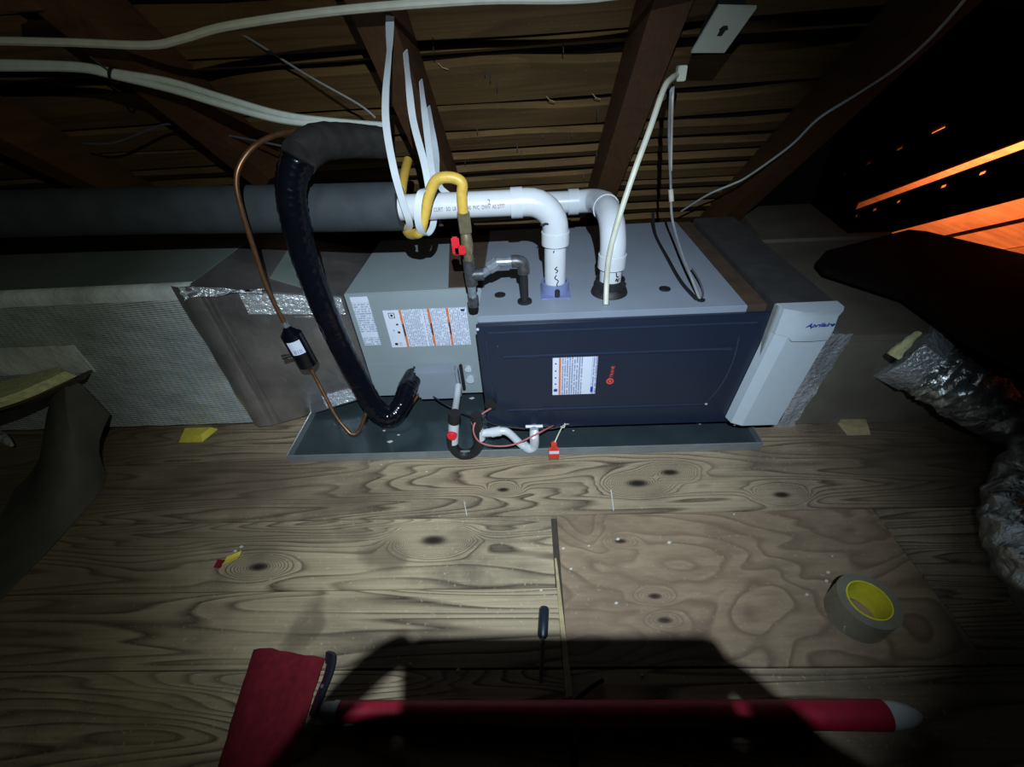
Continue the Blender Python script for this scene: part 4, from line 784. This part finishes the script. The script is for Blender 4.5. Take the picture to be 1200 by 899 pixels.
wr = thing('candy_wrapper', atz(265, 661, 0.0), 'tiny crumpled yellow and red wrapper on the left floor boards', 'wrapper')
p = atz(268, 659, 0.004); obj('yellow_end', MB().sheet([[p+V(.018*i-.01, .012*j-.012+.01*i, 0.003+rg.uniform(0, .006)) for i in range(3)] for j in range(3)], 0.002), 'yellowblock', wr)
p = atz(258, 662, 0.004); obj('red_end', MB().sheet([[p+V(.010*i-.01, .012*j-.012, 0.003+rg.uniform(0, .006)) for i in range(3)] for j in range(3)], 0.002), 'redfabric', wr)
def bit(u0, v0, u1, v1, r, mat, label, name='splinter', cat='debris', group=None):
    return tag(obj(name, MB().tube([atz(u0, v0, r), atz(u1, v1, r)], r, 6), mat), label, cat, group)
bit(716, 574, 719, 598, 0.0022, 'debris', 'short pale nail-like sliver on the floor board below the navy door'); bit(544, 588, 547, 604, 0.0016, 'debris', 'thin pale splinter on the floor board below the trap')
rg2 = random.Random(11)
CH = {(634, 692): 'at the far tip of the blue screwdriver handle', (481, 778): 'in the shade left of the screwdriver shaft', (537, 785): 'in the shade close to the screwdriver shaft', (752, 791): 'in the shade right of the pliers',
      (669, 667): 'on the plywood just right of the pale wood strip', (722, 707): 'on the plywood before the phone shade, centre', (690, 640): 'on the plywood beside its upper left knot', (945, 697): 'on the plywood left of the tape roll',
      (968, 681): 'on the plywood touching the tape roll side', (970, 671): 'on the plywood above left of the tape roll', (975, 652): 'on the plywood above the tape roll', (500, 553): 'on the back plank before the drain trap',
      (447, 545): 'on the back plank before the bright spot of the pan', (283, 641): 'on the left boards above the wrapper, nearer one', (276, 646): 'on the left boards above the wrapper, left one', (860, 603): 'on the plywood right end near the back plank',
      (784, 636): 'on the plywood right of its middle knot', (724, 632): 'on the plywood below the pale sliver', (660, 643): 'on the plywood against the dark gap'}
for (u, v), wh in CH.items():
    p = atz(u, v, 0.001); s_ = rg2.uniform(0.003, 0.007)
    tag(obj('paint_chip', MB().prism([p+V(-s_, -s_*.3, 0), p+V(s_*.2, -s_*.7, 0), p+V(s_, s_*.1, 0), p+V(0, s_*.6, 0)], (0, 0, 0.0025)), 'debris', None, False), 'tiny pale chip '+wh, 'debris', 'pale chips on the floor')
# dark pliers in the shade
pr = thing('pliers', atz(700, 815, 0.0), 'dark pliers lying in shade right of the wood strip', 'pliers')
j0 = atz(672, 822, 0.012); obj('handle', MB().tube([j0, atz(690, 806, 0.014), atz(706, 796, 0.012)], 0.007, 8, 4), 'black', pr); obj('handle', MB().tube([j0, atz(676, 846, 0.014), atz(674, 872, 0.012)], 0.007, 8, 4), 'steel', pr)
obj('jaw', MB().tube([j0, atz(650, 828, 0.012), atz(634, 834, 0.01)], 0.010, 8, 0, True, [0.012, 0.009, 0.003]), 'redfabric', pr)

# ================================================================== PHOTOGRAPHER'S PHONE AND HANDS (outside the frame; they throw the shade on the floor)
bk = -fw
def CP(a, b, c): return CAM+RT*a+UP*b+bk*c      # right, up, behind
ph = thing('phone', CP(0.05, -0.03, 0.01), 'phone held landscape by the photographer, its shade on the foreground floor', 'phone')
a0_, a1_, b0_, b1_, c0_, c1_ = -0.030, 0.134, -0.060, 0.014, 0.006, 0.014
rim = []
for (cx, cy, st) in ((a1_-.01, b1_-.01, 0), (a0_+.01, b1_-.01, 1), (a0_+.01, b0_+.01, 2), (a1_-.01, b0_+.01, 3)):
    for k in range(5): an = math.pi/2*(st+k/4); rim.append((cx+.01*math.cos(an), cy+.01*math.sin(an)))
obj('body', MB().prism([CP(x, y_, c0_) for x, y_ in rim], bk*(c1_-c0_)), 'black', ph, False)
obj('screen', MB().prism([CP(x*.97+.0015, y_*.94-.0012, c1_) for x, y_ in rim], bk*0.0006), 'blackgloss', ph, False)
def skinned(name, chains, mat, label, parent=None):
    me = bpy.data.meshes.new(name); vs = []; es = []; rs = []
    for ch in chains:
        prev = None
        for (p, r) in ch:
            if isinstance(p, int): prev = p; continue
            vs.append(p); rs.append(r); i = len(vs)-1
            if prev is not None: es.append((prev, i))
            prev = i
    o_ = sum(vs, V(0, 0, 0))/len(vs); me.from_pydata([tuple(q-o_) for q in vs], es, [])
    o = bpy.data.objects.new(name, me); COL.objects.link(o); o.location = o_; ORG[o.name] = o_
    md = o.modifiers.new('skin', 'SKIN'); sv = me.skin_vertices[0].data
    for i, r in enumerate(rs): sv[i].radius = (r, r)
    sv[0].use_root = True; sb = o.modifiers.new('sub', 'SUBSURF'); sb.levels = 1; sb.render_levels = 1
    bpy.context.view_layer.update(); me2 = bpy.data.meshes.new_from_object(o.evaluated_get(bpy.context.evaluated_depsgraph_get())); o.modifiers.clear(); o.data = me2
    me2.materials.clear(); me2.materials.append(M[mat]); me2.polygons.foreach_set('use_smooth', [True]*len(me2.polygons)); return tag(o, label, 'person')
# left hand: wrist, palm; index over the top corner, other fingers behind the phone's left end, thumb on the screen side
def hand(sx, ex_, label, idx):
    m = lambda a, b, c: CP(ex_+sx*a, b, c)
    wrist = m(-0.075, -0.095, 0.05); palm = m(-0.055, -0.055, 0.03)
    ch = [[(palm, 0.022), (wrist, 0.024), (m(-0.10, -0.20, 0.11), 0.034), (m(-0.14, -0.36, 0.20), 0.045)]]
    ch.append([(0, 0)]+[(m(*q[:3]), q[3]) for q in idx])
    ch.append([(0, 0), (m(-0.040, -0.040, 0.010), 0.009), (m(-0.014, -0.038, 0.000), 0.0085), (m(0.006, -0.037, -0.002), 0.007)])
    ch.append([(0, 0), (m(-0.040, -0.058, 0.010), 0.009), (m(-0.014, -0.056, 0.000), 0.0085), (m(0.008, -0.054, -0.002), 0.007)])
    ch.append([(0, 0), (m(-0.044, -0.075, 0.014), 0.008), (m(-0.016, -0.073, 0.004), 0.0075), (m(0.004, -0.070, 0.000), 0.006)])
    ch.append([(0, 0), (m(-0.035, -0.060, 0.040), 0.010), (m(-0.008, -0.045, 0.032), 0.009), (m(0.012, -0.036, 0.026), 0.0075)])
    return skinned('person', ch, 'skin', label)
hand(1, a0_, 'photographer\'s left hand and forearm gripping the phone, index finger raised', [(-0.047, -0.034, 0.024, 0.010), (-0.029, -0.012, 0.016, 0.0095), (-0.012, 0.004, 0.013, 0.0095), (0.006, 0.013, 0.011, 0.009)])
hand(-1, a1_, 'photographer\'s right hand and forearm gripping the other end of the phone', [(-0.042, -0.040, 0.024, 0.0105), (-0.020, -0.020, 0.016, 0.010), (-0.004, -0.004, 0.014, 0.009), (0.008, 0.003, 0.012, 0.008)])
